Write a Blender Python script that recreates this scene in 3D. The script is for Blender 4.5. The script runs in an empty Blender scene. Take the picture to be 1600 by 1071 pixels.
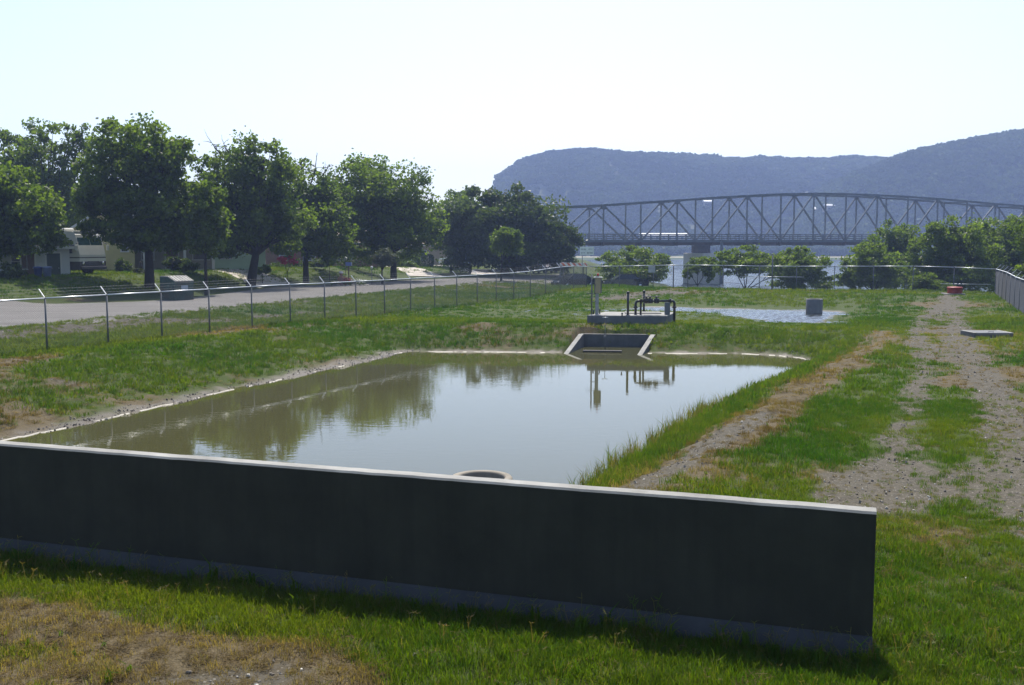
import bpy, math, random
import numpy as np
from mathutils import Vector, Matrix
R = math.radians
random.seed(7)
rng = np.random.default_rng(11)
SC = bpy.context.scene
COL = SC.collection

# ------------------------------------------------------------------ camera, sky, sun, exposure
CZ = 3.7
PITCH = math.atan(150.5 / 1570.0)
cam_d = bpy.data.cameras.new('camera')
cam_d.sensor_width = 36.0
cam_d.lens = 1570.0 / 1600.0 * 36.0
cam_d.clip_start = 0.1
cam_d.clip_end = 6000
cam = bpy.data.objects.new('camera', cam_d)
COL.objects.link(cam)
cam.location = (0, 0, CZ)
cam.rotation_euler = (R(90) - PITCH, 0, 0)
SC.camera = cam

SUN_AZ, SUN_EL = R(4), R(58)
SUN_DIR = Vector((math.sin(SUN_AZ) * math.cos(SUN_EL), math.cos(SUN_AZ) * math.cos(SUN_EL), math.sin(SUN_EL)))
world = bpy.data.worlds.new('World')
SC.world = world
world.use_nodes = True
wn = world.node_tree
for n in list(wn.nodes):
    wn.nodes.remove(n)
w_out = wn.nodes.new('ShaderNodeOutputWorld')
w_bg = wn.nodes.new('ShaderNodeBackground')
w_sky = wn.nodes.new('ShaderNodeTexSky')
w_sky.sky_type = 'NISHITA'
w_sky.sun_disc = False
w_sky.sun_elevation = SUN_EL
w_sky.sun_rotation = SUN_AZ
w_sky.air_density = 1.0
w_sky.dust_density = 1.9
w_sky.ozone_density = 1.2
w_bg.inputs['Strength'].default_value = 0.15
wn.links.new(w_sky.outputs[0], w_bg.inputs['Color'])
wn.links.new(w_bg.outputs[0], w_out.inputs['Surface'])

sun_d = bpy.data.lights.new('sun', 'SUN')
sun_d.energy = 5.0
sun_d.angle = R(0.5)
sun_d.color = (1.0, 0.95, 0.86)
sun = bpy.data.objects.new('sun', sun_d)
COL.objects.link(sun)
sun.rotation_euler = SUN_DIR.to_track_quat('Z', 'Y').to_euler()
sun.location = (0, 0, 60)

SC.view_settings.view_transform = 'Standard'
SC.view_settings.look = 'None'
SC.view_settings.gamma = 1.0
SC.view_settings.use_curve_mapping = False
SC.view_settings.exposure = 0.48
SC.render.engine = 'CYCLES'
SC.cycles.use_denoising = True
SC.cycles.max_bounces = 8
SC.cycles.volume_bounces = 1
SC.cycles.transparent_max_bounces = 8
SC.cycles.sample_clamp_indirect = 6.0

# ------------------------------------------------------------------ picture point -> place helpers
_f = np.array([0, math.cos(PITCH), -math.sin(PITCH)])
_u = np.array([0, math.sin(PITCH), math.cos(PITCH)])
def ray(px, py):
    return np.array([(px - 800) / 1570.0, 0, 0]) + _f + _u * ((535.5 - py) / 1570.0)
def at(px, py, z=0.0):
    d = ray(px, py)
    k = (z - CZ) / d[2]
    return np.array([0, 0, CZ]) + d * k
def atY(px, py, Y):
    d = ray(px, py)
    return np.array([0, 0, CZ]) + d * (Y / d[1])

# ------------------------------------------------------------------ numpy noise
_tab = rng.random((256, 256))
def vnoise(x, y):
    x = np.asarray(x, float); y = np.asarray(y, float)
    xi = np.floor(x).astype(int); yi = np.floor(y).astype(int)
    fx = x - xi; fy = y - yi
    fx = fx * fx * (3 - 2 * fx); fy = fy * fy * (3 - 2 * fy)
    a = _tab[xi & 255, yi & 255]; b = _tab[(xi + 1) & 255, yi & 255]
    c = _tab[xi & 255, (yi + 1) & 255]; d = _tab[(xi + 1) & 255, (yi + 1) & 255]
    return (a * (1 - fx) + b * fx) * (1 - fy) + (c * (1 - fx) + d * fx) * fy
def fbm(x, y, o=4):
    s = 0; a = 0.5; t = 0
    for i in range(o):
        s = s + a * vnoise(x * 2 ** i + 17.3 * i, y * 2 ** i - 9.1 * i); t += a; a *= 0.5
    return s / t
def sst(a, b, x):
    t = np.clip((x - a) / (b - a), 0, 1)
    return t * t * (3 - 2 * t)
def pdist(x, y, pts):
    """distance to a polyline of world points"""
    best = np.full(np.shape(x), 1e9)
    for (x0, y0), (x1, y1) in zip(pts[:-1], pts[1:]):
        dx, dy = x1 - x0, y1 - y0
        t = np.clip(((x - x0) * dx + (y - y0) * dy) / (dx * dx + dy * dy + 1e-9), 0, 1)
        best = np.minimum(best, np.hypot(x - x0 - t * dx, y - y0 - t * dy))
    return best
def inpoly(x, y, poly):
    r = np.zeros(np.shape(x), bool)
    n = len(poly)
    for i in range(n):
        x0, y0 = poly[i]; x1, y1 = poly[(i + 1) % n]
        c = ((y0 > y) != (y1 > y)) & (x < (x1 - x0) * (y - y0) / (y1 - y0 + 1e-12) + x0)
        r ^= c
    return r

# ------------------------------------------------------------------ frames of the place
PHI = R(24.5)
AX = (math.sin(PHI), math.cos(PHI)); RT = (math.cos(PHI), -math.sin(PHI))
def st(x, y): return x * RT[0] + y * RT[1], x * AX[0] + y * AX[1]
def xy(s, t): return s * RT[0] + t * AX[0], s * RT[1] + t * AX[1]
RN = (0.945, -0.327)     # towards the ponds, across the road
RD = (0.327, 0.945)      # along the road
ROT_ROAD = math.atan2(RD[1], RD[0])
WZ1, WZ2, LZ = -0.90, -0.13, -4.0

def pond1(x, y):
    s, t = st(x, y)
    wob = (fbm(x * 0.35, y * 0.35, 3) - 0.5) * 0.5 + (fbm(x * 1.3 + 5, y * 1.3, 2) - 0.5) * 0.22
    sL = -20.7 - 1.6 * (t - 16.6) / 21.4
    tF = np.minimum(38 + 5 * (s + 22.3) / 13.2, 43.1)
    eL = (sL - s) / 5.8; eR = (s + 6.6) / 2.6; eF = (t - tF) / 4.4; eN = (15.2 - t) / 4.6
    # rounded corners
    k = 1.0
    eR = eR - (0.9 * sst(26, 40, t)) / 2.6
    cx = np.maximum(eR * 2.6 + 2.2, 0); cy = np.maximum(eF * 4.4 + 2.2, 0)
    corner = (np.hypot(cx, cy) - 2.2)
    eRF = np.where((cx > 0) & (cy > 0), corner / (2.6 * (cx / (cx + cy + 1e-6)) + 4.4 * (cy / (cx + cy + 1e-6))), np.maximum(eR, eF))
    e = np.maximum(np.maximum(eL, eN), eRF)
    return e + wob * 0.10 * np.where(e > -0.5, 1, 0.0)
def pond2(x, y):
    s, t = st(x, y)
    wob = (fbm(x * 0.5 + 9, y * 0.5, 3) - 0.5) * 0.25
    tN = 52.6 + 5.6 * sst(-9.3, -13.8, s)
    return np.maximum.reduce([(s + 7.0) / 3.0, (t - 61.2) / 8.0, (tN - t) / 3.0, (-18.5 - s) / 5.0]) + wob

CB0, CB1 = at(909, 522, -0.32), at(1021, 523, -0.32)       # back wall of the inlet
CW0, CW1 = at(885, 552, WZ1 + 0.02), at(1000, 554, WZ1 + 0.02)
def _grow(poly, d):
    c = np.mean(np.array(poly), 0); return [tuple(np.array(q) + (np.array(q) - c) / np.linalg.norm(np.array(q) - c) * d) for q in poly]
CHUTE_IN = [tuple(CB0[:2]), tuple(CB1[:2]), tuple(CW1[:2] + (CW1 - CB1)[:2] * 0.3), tuple(CW0[:2] + (CW0 - CB0)[:2] * 0.3)]
CHUTE_CUT = _grow(CHUTE_IN, 0.30)
WA0 = at(1363, 1012, 0.02)[:2]; WDN = WA0 - at(0, 853, 0.02)[:2]; WDN = WDN / np.linalg.norm(WDN)
def road_m(x, y): return x * RN[0] + y * RN[1]
FA = np.array([6.1, 82.6]); FB = np.array([34.9, 72.6])           # far fence
FN = np.array([FA[1] - FB[1], FB[0] - FA[0]]); FN = FN / np.linalg.norm(FN)
SHORE = 560.0
def lake_in(x, y):
    """signed metres inside the lake (positive = water)"""
    a = (x - FA[0]) * FN[0] + (y - FA[1]) * FN[1] - 22
    b = x - (27 + 0.02 * y)
    c = SHORE + 14 * np.sin(x * 0.013) - y
    return np.minimum(np.minimum(a, b), c) + (fbm(x * 0.06, y * 0.06, 3) - 0.5) * 8

def H0(x, y):
    """ground without small relief"""
    x = np.asarray(x, float); y = np.asarray(y, float)
    m = road_m(x, y); s, t = st(x, y)
    z = np.zeros(np.shape(x))
    # gentle crest by the far fence
    z = z + 0.38 * sst(64, 74, t) * sst(-34, -26, s) * sst(8, -4, s)
    # road table and the lots behind
    z = np.where(m < -26, z * sst(-33, -27, m) + 0.33 * (1 - sst(-33, -28.5, m)), z)
    lot = 1.35 * sst(-44.5, -50.5, m) + 0.25 * sst(-52, -70, m)
    lot = lot * (1 - 0.45 * sst(95, 125, y))
    z = z + lot
    z = z - 0.65 * np.exp(-((x - 9) / 9.0) ** 2 - ((y - 107) / 9.0) ** 2)
    z = z - 0.10 * sst(44.5, 47.5, t) * sst(63, 58, t) * sst(-30, -26, s) * sst(-3, -6, s)
    wb = -(x - WA0[0]) * WDN[1] + (y - WA0[1]) * WDN[0]; wa = (x - WA0[0]) * WDN[0] + (y - WA0[1]) * WDN[1]
    z = z - 0.11 * sst(-1.5, -0.35, wb) * sst(0.5, 0.2, wb) * sst(1.6, 0.3, wa)
    # ponds
    e1 = pond1(x, y)
    rise = 1 - (1 - np.clip(e1, 0, 1)) ** 1.3
    z1 = np.where(e1 > 0, WZ1 + (z - WZ1 + 0.06) * rise - 0.06 * np.clip(e1 - 1, 0, 1), np.maximum(WZ1 + e1 * 1.6, WZ1 - 0.9))
    z = np.where(e1 < 1.6, np.where(e1 < 1, z1, z1 * (1.6 - e1) / 0.6 + z * (e1 - 1) / 0.6), z)
    e2 = pond2(x, y)
    rise = 1 - (1 - np.clip(e2, 0, 1)) ** 1.4
    z2 = np.where(e2 > 0, WZ2 + (z - WZ2) * rise, np.maximum(WZ2 + e2 * 1.5, WZ2 - 0.6))
    z = np.where(e2 < 1, z2, z)
    z = np.where(inpoly(x, y, CHUTE_CUT), np.minimum(z, -1.25), z)
    # down to the lake
    l = lake_in(x, y)
    dn = sst(-22, 4, l)
    z = z * (1 - dn) + (LZ - 0.4) * dn - 1.5 * sst(2, 25, l)
    far = sst(SHORE - 10, SHORE + 30, y)
    z = z * (1 - far) + far * (LZ + 0.9 + 2.0 * sst(SHORE + 5, SHORE + 120, y))
    return z
def roughmask(x, y):
    m = road_m(x, y)
    road = sst(-48, -46.8, m) * sst(-32, -33.5, m)
    near = sst(160, 100, np.asarray(y, float))
    return near * (1 - road)
def H(x, y):
    rl = (fbm(x * 0.9, y * 0.9, 3) - 0.5) * 0.10 + (fbm(x * 4.0 + 3, y * 4.0, 2) - 0.5) * 0.05
    e = pond1(x, y); rl = rl * (1 + 1.3 * (e > 0) * sst(1.3, 0.8, e) * sst(14, 20, np.asarray(y, float)))
    return H0(x, y) + rl * roughmask(x, y) * ~inpoly(x, y, CHUTE_CUT)
def Hs(x, y):
    return float(H(np.array([x]), np.array([y]))[0])
def place(px, Y, dz=0.0):
    X = (px - 800) / 1570.0 * (Y * math.cos(PITCH) + (CZ - 0.8) * math.sin(PITCH))
    return (X, Y, Hs(X, Y) + dz)
def ppm(Y): return 1570.0 / Y

# ------------------------------------------------------------------ material helpers
class NT:
    def __init__(s, name):
        s.m = bpy.data.materials.new(name); s.m.use_nodes = True
        s.t = s.m.node_tree; s.t.nodes.clear()
        s.out = s.t.nodes.new('ShaderNodeOutputMaterial')
    def n(s, typ, **kw):
        o = s.t.nodes.new('ShaderNode' + typ)
        for k, v in kw.items():
            if k.startswith('i_'):
                o.inputs[k[2:].replace('_', ' ')].default_value = v
            else:
                setattr(o, k, v)
        return o
    def l(s, a, b): s.t.links.new(a, b)
    def ramp(s, fac, stops):
        r = s.n('ValToRGB')
        e = r.color_ramp.elements
        while len(e) < len(stops): e.new(0.5)
        for i, (p, c) in enumerate(stops):
            e[i].position = p; e[i].color = (*c, 1) if len(c) == 3 else c
        s.l(fac, r.inputs[0]); return r.outputs[0]
    def mix(s, fac, a, b, typ='MIX'):
        m = s.n('MixRGB', blend_type=typ)
        for i, v in ((0, fac), (1, a), (2, b)):
            if hasattr(v, 'is_linked') or isinstance(v, bpy.types.NodeSocket): s.l(v, m.inputs[i])
            elif isinstance(v, (int, float)): m.inputs[i].default_value = v
            else: m.inputs[i].default_value = (*v, 1)
        return m.outputs[0]
    def noise(s, scale, detail=4, rough=0.55, vec=None, dim=None):
        n = s.n('TexNoise'); n.inputs['Scale'].default_value = scale
        n.inputs['Detail'].default_value = detail; n.inputs['Roughness'].default_value = rough
        if vec is not None: s.l(vec, n.inputs['Vector'])
        return n.outputs[0]
    def pos(s):
        return s.n('NewGeometry').outputs['Position']
    def objc(s):
        return s.n('TexCoord').outputs['Object']
    def bump(s, h, strength=0.3, dist=0.02):
        b = s.n('Bump'); b.inputs['Strength'].default_value = strength; b.inputs['Distance'].default_value = dist
        s.l(h, b.inputs['Height']); return b.outputs[0]
    def done(s, shader):
        s.l(shader, s.out.inputs['Surface']); return s.m

def simple(name, col, rough=0.7, metal=0.0, var=0.25, scale=3.0, bump=0.1, spec=0.4, dirt=None):
    t = NT(name)
    p = t.n('BsdfPrincipled'); p.inputs['Roughness'].default_value = rough; p.inputs['Metallic'].default_value = metal
    p.inputs['Specular IOR Level'].default_value = spec
    v = t.objc()
    n = t.noise(scale, 5, 0.6, v)
    c = t.ramp(n, [(0.3, tuple(x * (1 - var) for x in col)), (0.7, tuple(min(1, x * (1 + var)) for x in col))])
    if dirt:
        n2 = t.noise(scale * 0.35, 6, 0.65, v)
        c = t.mix(t.ramp(n2, [(0.48, (0, 0, 0)), (0.62, (0.8, 0.8, 0.8))]), c, dirt)
    t.l(c, p.inputs['Base Color'])
    if bump:
        t.l(t.bump(t.noise(scale * 6, 4, 0.6, v), bump, 0.01), p.inputs['Normal'])
    return t.done(p.outputs[0])

def leafmat(name, dark, light, trans=0.45, rough=0.45, tcol=None):
    """two-sided leaf: diffuse and gloss plus light coming through"""
    t = NT(name)
    a = t.n('Attribute', attribute_name='tint')
    c = t.mix(a.outputs['Fac'], dark, light)
    p = t.n('BsdfPrincipled'); p.inputs['Roughness'].default_value = rough; p.inputs['Specular IOR Level'].default_value = 0.35
    t.l(c, p.inputs['Base Color'])
    tr = t.n('BsdfTranslucent')
    tc = t.mix(1.0, c, tcol or (1.5, 1.6, 0.5), 'MULTIPLY')
    t.l(tc, tr.inputs['Color'])
    ms = t.n('MixShader'); ms.inputs[0].default_value = trans
    t.l(p.outputs[0], ms.inputs[1]); t.l(tr.outputs[0], ms.inputs[2])
    return t.done(ms.outputs[0])

# ------------------------------------------------------------------ mesh helpers
def tag(o, label=None, cat=None, group=None, kind=None):
    if label: o['label'] = label
    if cat: o['category'] = cat
    if group: o['group'] = group
    if kind: o['kind'] = kind
    return o
def empty(name, loc, rz=0.0):
    o = bpy.data.objects.new(name, None); COL.objects.link(o)
    o.location = loc; o.rotation_euler = (0, 0, rz); o.empty_display_size = 0.3
    return o
def thing(name, label, cat, loc, rz=0.0, group=None):
    return tag(empty(name, loc, rz), label, cat, group)
class MB:
    def __init__(s): s.v = []; s.f = []; s.sm = []
    def add(s, vs, fs, smooth=False):
        b = len(s.v); s.v += [tuple(map(float, v)) for v in vs]
        s.f += [tuple(b + i for i in f) for f in fs]; s.sm += [smooth] * len(fs); return s
    def box(s, x0, x1, y0, y1, z0, z1):
        return s.add([(x0, y0, z0), (x1, y0, z0), (x1, y1, z0), (x0, y1, z0), (x0, y0, z1), (x1, y0, z1), (x1, y1, z1), (x0, y1, z1)],
                     [(0, 3, 2, 1), (4, 5, 6, 7), (0, 1, 5, 4), (1, 2, 6, 5), (2, 3, 7, 6), (3, 0, 4, 7)])
    def bbox(s, x0, x1, y0, y1, z0, z1, b=0.02):
        """box with chamfered edges all round (top, bottom and upright)"""
        def ring(z, i):
            j = b if i == 0 else 0.0
            X0, X1, Y0, Y1 = x0 + j, x1 - j, y0 + j, y1 - j
            return [(X0 + b, Y0, z), (X1 - b, Y0, z), (X1, Y0 + b, z), (X1, Y1 - b, z), (X1 - b, Y1, z), (X0 + b, Y1, z), (X0, Y1 - b, z), (X0, Y0 + b, z)]
        vs = ring(z0, 0) + ring(z0 + b, 1) + ring(z1 - b, 1) + ring(z1, 0)
        fs = []
        for k in range(3):
            for i in range(8):
                j = (i + 1) % 8
                fs.append((k * 8 + i, k * 8 + j, k * 8 + 8 + j, k * 8 + 8 + i))
        fs.append(tuple(range(7, -1, -1))); fs.append(tuple(range(24, 32)))
        return s.add(vs, fs)
    def beam(s, a, b, w, h, up=(0, 0, 1)):
        a = Vector(a); b = Vector(b); d = (b - a).normalized(); u = Vector(up)
        if abs(d.dot(u)) > 0.98: u = Vector((0, 1, 0))
        r = d.cross(u).normalized(); u = r.cross(d).normalized()
        vs = []
        for p in (a, b):
            for i, j in ((-1, -1), (1, -1), (1, 1), (-1, 1)):
                vs.append(p + r * (i * w / 2) + u * (j * h / 2))
        return s.add(vs, [(3, 2, 1, 0), (4, 5, 6, 7), (0, 1, 5, 4), (1, 2, 6, 5), (2, 3, 7, 6), (3, 0, 4, 7)])
    def tube(s, pts, rad, n=8, caps=True):
        pts = [Vector(p) for p in pts]
        rads = rad if isinstance(rad, (list, tuple)) else [rad] * len(pts)
        vs = []; prev = None
        for i, p in enumerate(pts):
            d = (pts[min(i + 1, len(pts) - 1)] - pts[max(i - 1, 0)]).normalized()
            u = Vector((0, 0, 1)) if abs(d.z) < 0.95 else Vector((1, 0, 0))
            if prev is not None: u = prev
            r = d.cross(u).normalized(); u = r.cross(d).normalized(); prev = u
            for k in range(n):
                a = 2 * math.pi * k / n
                vs.append(p + (r * math.cos(a) + u * math.sin(a)) * rads[i])
        fs = []
        for i in range(len(pts) - 1):
            for k in range(n):
                fs.append((i * n + k, i * n + (k + 1) % n, (i + 1) * n + (k + 1) % n, (i + 1) * n + k))
        s.add(vs, fs, True)
        if caps:
            b = len(s.v) - len(vs)
            s.f.append(tuple(b + k for k in range(n))[::-1]); s.f.append(tuple(b + (len(pts) - 1) * n + k for k in range(n))); s.sm += [False, False]
        return s
    def lathe(s, prof, n=24, c=(0, 0, 0), smooth=True, cap=False):
        vs = []
        for r, z in prof:
            for k in range(n):
                a = 2 * math.pi * k / n
                vs.append((c[0] + r * math.cos(a), c[1] + r * math.sin(a), c[2] + z))
        fs = []
        for i in range(len(prof) - 1):
            for k in range(n):
                fs.append((i * n + k, i * n + (k + 1) % n, (i + 1) * n + (k + 1) % n, (i + 1) * n + k))
        if cap: fs.append(tuple((len(prof) - 1) * n + k for k in range(n)))
        return s.add(vs, fs, smooth)
    def prism(s, poly, axis, a, b):
        """extrude a 2-D outline along x, y or z"""
        def mk(p, h):
            return {'x': (h, p[0], p[1]), 'y': (p[0], h, p[1]), 'z': (p[0], p[1], h)}[axis]
        n = len(poly)
        vs = [mk(p, a) for p in poly] + [mk(p, b) for p in poly]
        fs = [tuple(range(n)), tuple(range(2 * n - 1, n - 1, -1))]
        fs += [(i, i + n, (i + 1) % n + n, (i + 1) % n) for i in range(n)]
        return s.add(vs, fs)
    def ball(s, c, r, n=10, m=7):
        rx, ry, rz = r if isinstance(r, tuple) else (r, r, r)
        vs = [(c[0], c[1], c[2] - rz)]
        for i in range(1, m):
            a = -math.pi / 2 + math.pi * i / m
            for k in range(n):
                t = 2 * math.pi * k / n
                vs.append((c[0] + rx * math.cos(a) * math.cos(t), c[1] + ry * math.cos(a) * math.sin(t), c[2] + rz * math.sin(a)))
        vs.append((c[0], c[1], c[2] + rz)); L = len(vs) - 1
        fs = [(0, 1 + (k + 1) % n, 1 + k) for k in range(n)]
        for i in range(m - 2):
            for k in range(n):
                fs.append((1 + i * n + k, 1 + i * n + (k + 1) % n, 1 + (i + 1) * n + (k + 1) % n, 1 + (i + 1) * n + k))
        fs += [(L, 1 + (m - 2) * n + k, 1 + (m - 2) * n + (k + 1) % n) for k in range(n)]
        return s.add(vs, fs, True)
    def mesh(s, name, mat):
        me = bpy.data.meshes.new(name); me.from_pydata(s.v, [], s.f)
        me.polygons.foreach_set('use_smooth', s.sm)
        if mat: me.materials.append(mat)
        me.validate(); me.update()
        import bmesh
        bm = bmesh.new(); bm.from_mesh(me); bmesh.ops.recalc_face_normals(bm, faces=bm.faces); bm.to_mesh(me); bm.free()
        return me
    def build(s, name, mat, parent=None, loc=None):
        o = bpy.data.objects.new(name, s.mesh(name, mat)); COL.objects.link(o)
        if parent: o.parent = parent
        if loc is not None: o.location = loc
        return o
def link(name, me, parent=None, loc=(0, 0, 0), rz=0.0):
    o = bpy.data.objects.new(name, me); COL.objects.link(o); o.location = loc; o.rotation_euler = (0, 0, rz)
    if parent: o.parent = parent
    return o
def copy_tree(o, parent=None):
    c = o.copy(); COL.objects.link(c)
    if parent: c.parent = parent
    for ch in list(o.children): copy_tree(ch, c)
    return c
def npmesh(name, V, F, mat, attrs=None, smooth=False, uvdummy=None):
    """quads or triangles from arrays; attrs: {name: per-vertex floats}"""
    V = np.ascontiguousarray(V, np.float32); F = np.ascontiguousarray(F, np.int32); k = F.shape[1]
    me = bpy.data.meshes.new(name)
    me.vertices.add(len(V)); me.vertices.foreach_set('co', V.ravel())
    me.loops.add(F.size); me.loops.foreach_set('vertex_index', F.ravel())
    me.polygons.add(len(F)); me.polygons.foreach_set('loop_start', np.arange(0, F.size, k, dtype=np.int32))
    try: me.polygons.foreach_set('loop_total', np.full(len(F), k, np.int32))
    except Exception: pass
    if smooth: me.polygons.foreach_set('use_smooth', np.ones(len(F), bool))
    for n, a in (attrs or {}).items():
        at_ = me.attributes.new(n, 'FLOAT', 'POINT'); at_.data.foreach_set('value', np.ascontiguousarray(a, np.float32))
    if mat: me.materials.append(mat)
    me.update(calc_edges=True)
    return me

def scatter(name, P, rot, scl, pick, sources, attrs, label=None, parent=None):
    """points that carry copies of small unlinked meshes (geometry nodes)"""
    me = bpy.data.meshes.new(name); N = len(P)
    me.vertices.add(N); me.vertices.foreach_set('co', np.ascontiguousarray(P, np.float32).ravel())
    def put(n, typ, a, key):
        at_ = me.attributes.new(n, typ, 'POINT'); at_.data.foreach_set(key, np.ascontiguousarray(a).ravel())
    put('rot', 'FLOAT_VECTOR', np.asarray(rot, np.float32), 'vector')
    put('scl', 'FLOAT_VECTOR', np.asarray(scl, np.float32), 'vector')
    put('pick', 'INT', np.asarray(pick, np.int32), 'value')
    for k, a in attrs.items(): put(k, 'FLOAT', np.asarray(a, np.float32), 'value')
    o = bpy.data.objects.new(name, me); COL.objects.link(o)
    if parent: o.parent = parent
    g = bpy.data.node_groups.new(name + '_nodes', 'GeometryNodeTree')
    g.interface.new_socket('Geometry', in_out='INPUT', socket_type='NodeSocketGeometry')
    g.interface.new_socket('Geometry', in_out='OUTPUT', socket_type='NodeSocketGeometry')
    ni = g.nodes.new('NodeGroupInput'); no = g.nodes.new('NodeGroupOutput')
    iop = g.nodes.new('GeometryNodeInstanceOnPoints'); jn = g.nodes.new('GeometryNodeJoinGeometry')
    for so in reversed(sources):
        oi = g.nodes.new('GeometryNodeObjectInfo'); oi.inputs[0].default_value = so; oi.inputs['As Instance'].default_value = True
        g.links.new(oi.outputs['Geometry'], jn.inputs[0])
    g.links.new(ni.outputs[0], iop.inputs['Points']); g.links.new(jn.outputs[0], iop.inputs['Instance'])
    iop.inputs['Pick Instance'].default_value = True
    def na(n, t):
        a = g.nodes.new('GeometryNodeInputNamedAttribute'); a.data_type = t; a.inputs[0].default_value = n
        return a.outputs['Attribute']
    g.links.new(na('pick', 'INT'), iop.inputs['Instance Index'])
    e2r = g.nodes.new('FunctionNodeEulerToRotation'); g.links.new(na('rot', 'FLOAT_VECTOR'), e2r.inputs[0])
    g.links.new(e2r.outputs[0], iop.inputs['Rotation'])
    g.links.new(na('scl', 'FLOAT_VECTOR'), iop.inputs['Scale'])
    g.links.new(iop.outputs[0], no.inputs[0])
    md = o.modifiers.new('scatter', 'NODES'); md.node_group = g
    o['kind'] = 'stuff'
    if label: o['label'] = label
    return o
def src(name, me):
    return bpy.data.objects.new(name, me)      # a source mesh, never linked to the scene
# ------------------------------------------------------------------ what covers the ground where
def wpts(l, z=0.0): return [tuple(at(px, py, z)[:2]) for px, py in l]
TRK_R = wpts([(1720, 900), (1640, 790), (1600, 720), (1568, 640), (1530, 585), (1495, 530), (1490, 490), (1482, 466)])
TRK_L = wpts([(1330, 790), (1400, 720), (1420, 640), (1440, 585), (1440, 545), (1425, 525), (1440, 500), (1470, 480)])
PATCH_R = wpts([(1400, 770), (1520, 760), (1660, 740)])
SANDY = wpts([(960, 790), (1020, 745), (1120, 690), (1195, 652)])
RUST = wpts([(1120, 700), (1190, 655), (1275, 600), (1330, 555), (1365, 530), (1380, 520)])
DRYF = wpts([(-150, 960), (60, 960), (160, 985), (280, 1015), (430, 1050), (560, 1090)])
DRYF2 = wpts([(-200, 1060), (60, 1075), (400, 1080)])
TAN = wpts([(1500, 600), (1560, 585), (1640, 580)])
LBAND = wpts([(-80, 625), (60, 600), (150, 590), (235, 572), (330, 548)], -0.25)
LBAND2 = wpts([(-200, 548), (60, 525), (230, 508), (380, 498), (470, 488)], 0.1)
FARB = wpts([(700, 519), (800, 513), (895, 515), (1040, 518), (1130, 512), (1240, 518)], -0.1)
GREYP = wpts([(950, 466), (1000, 464), (1060, 461)], 0.1)
CREST = wpts([(-100, 590), (60, 565), (300, 528), (520, 497)], -0.05)
def blob(x, y, pts, w): return np.exp(-(pdist(x, y, pts) / w) ** 2)
def masks(x, y):
    n1 = fbm(x * 0.55, y * 0.55, 4); n2 = fbm(x * 1.7 + 40, y * 1.7, 4); n3 = fbm(x * 0.16 + 7, y * 0.16 - 3, 3); n4 = fbm(x * 5.0, y * 5.0 + 11, 3)
    e1 = pond1(x, y); m = road_m(x, y)
    g = 0.92 * blob(x, y, TRK_R, 0.88) + 0.8 * blob(x, y, TRK_L, 0.55) + 0.66 * blob(x, y, PATCH_R, 1.6)
    g = g + 1.1 * blob(x, y, SANDY, 0.42) + 0.5 * blob(x, y, DRYF2, 0.42) + 0.35 * blob(x, y, DRYF, 0.42)
    g = g + 0.34 * blob(x, y, LBAND, 0.8) + 0.75 * blob(x, y, LBAND2, 1.5) + 0.22 * blob(x, y, FARB, 0.4) + 0.9 * blob(x, y, GREYP, 2.2)
    g = g + 0.45 * sst(-33.6, -33.0, m) * sst(-30.5, -32.5, m)
    g = g * (0.35 + 1.35 * n2) + (n1 - 0.52) * 0.55 + (n4 - 0.5) * 0.5
    g = g + 0.05 * (e1 > 0) * sst(1.1, 0.7, e1) * (st(x, y)[0] < -12)
    gravel = sst(0.30, 1.0, g)
    d = 0.95 * blob(x, y, RUST, 0.55) + 0.7 * blob(x, y, DRYF, 0.58) + 0.6 * blob(x, y, DRYF2, 0.8) + 0.9 * blob(x, y, TAN, 0.8)
    d = d + 0.4 * blob(x, y, SANDY, 0.8) + 0.1 * blob(x, y, FARB, 1.6) + 0.35 * blob(x, y, CREST, 1.0)
    d = d + 0.12 * sst(0.55, 0.0, e1) * (e1 > 0) + 0.25 * sst(-44.2, -47, m) * sst(-52, -49, m)
    d = d + 0.12 * blob(x, y, TRK_R, 1.8) + 0.10 * blob(x, y, TRK_L, 1.4)
    d = d + (n3 - 0.5) * 1.0 + (n1 - 0.5) * 0.8 + (n4 - 0.5) * 0.3 + 0.10 * sst(14, 40, np.asarray(y, float))
    lb = (e1 > 0) * sst(1.15, 0.8, e1) * (st(x, y)[0] < -15); d = d + 0.10 * lb
    d = d - 0.5 * sst(-45, -48, m)
    dry = sst(0.18, 0.75, d)
    mud = sst(0.11, 0.01, e1 + (n4 - 0.5) * 0.12)
    mud = np.maximum(mud, sst(0.12, 0.02, pond2(x, y)))
    return gravel, dry, mud

# ------------------------------------------------------------------ ground
def steps(segs):
    out = []
    for a, b, d in segs:
        n = max(1, int(round((b - a) / d))); out += list(a + (b - a) * np.arange(n) / n)
    out.append(segs[-1][1]); return np.array(out)
gy = steps([(-60, -10, 5), (-10, 5, 1), (5, 15, 0.10), (15, 52, 0.23), (52, 92, 0.36), (92, 140, 0.9), (140, 300, 4), (300, 700, 10), (700, 1600, 40)])
gx = steps([(-1500, -300, 60), (-300, -80, 8), (-80, -42, 1), (-42, -14, 0.34), (-14, 14, 0.19), (14, 42, 0.4), (42, 80, 1.2), (80, 300, 8), (300, 1500, 60)])
GX, GY = np.meshgrid(gx, gy)
gz = H(GX, GY)
mg, md_, mm = masks(GX, GY)
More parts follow.
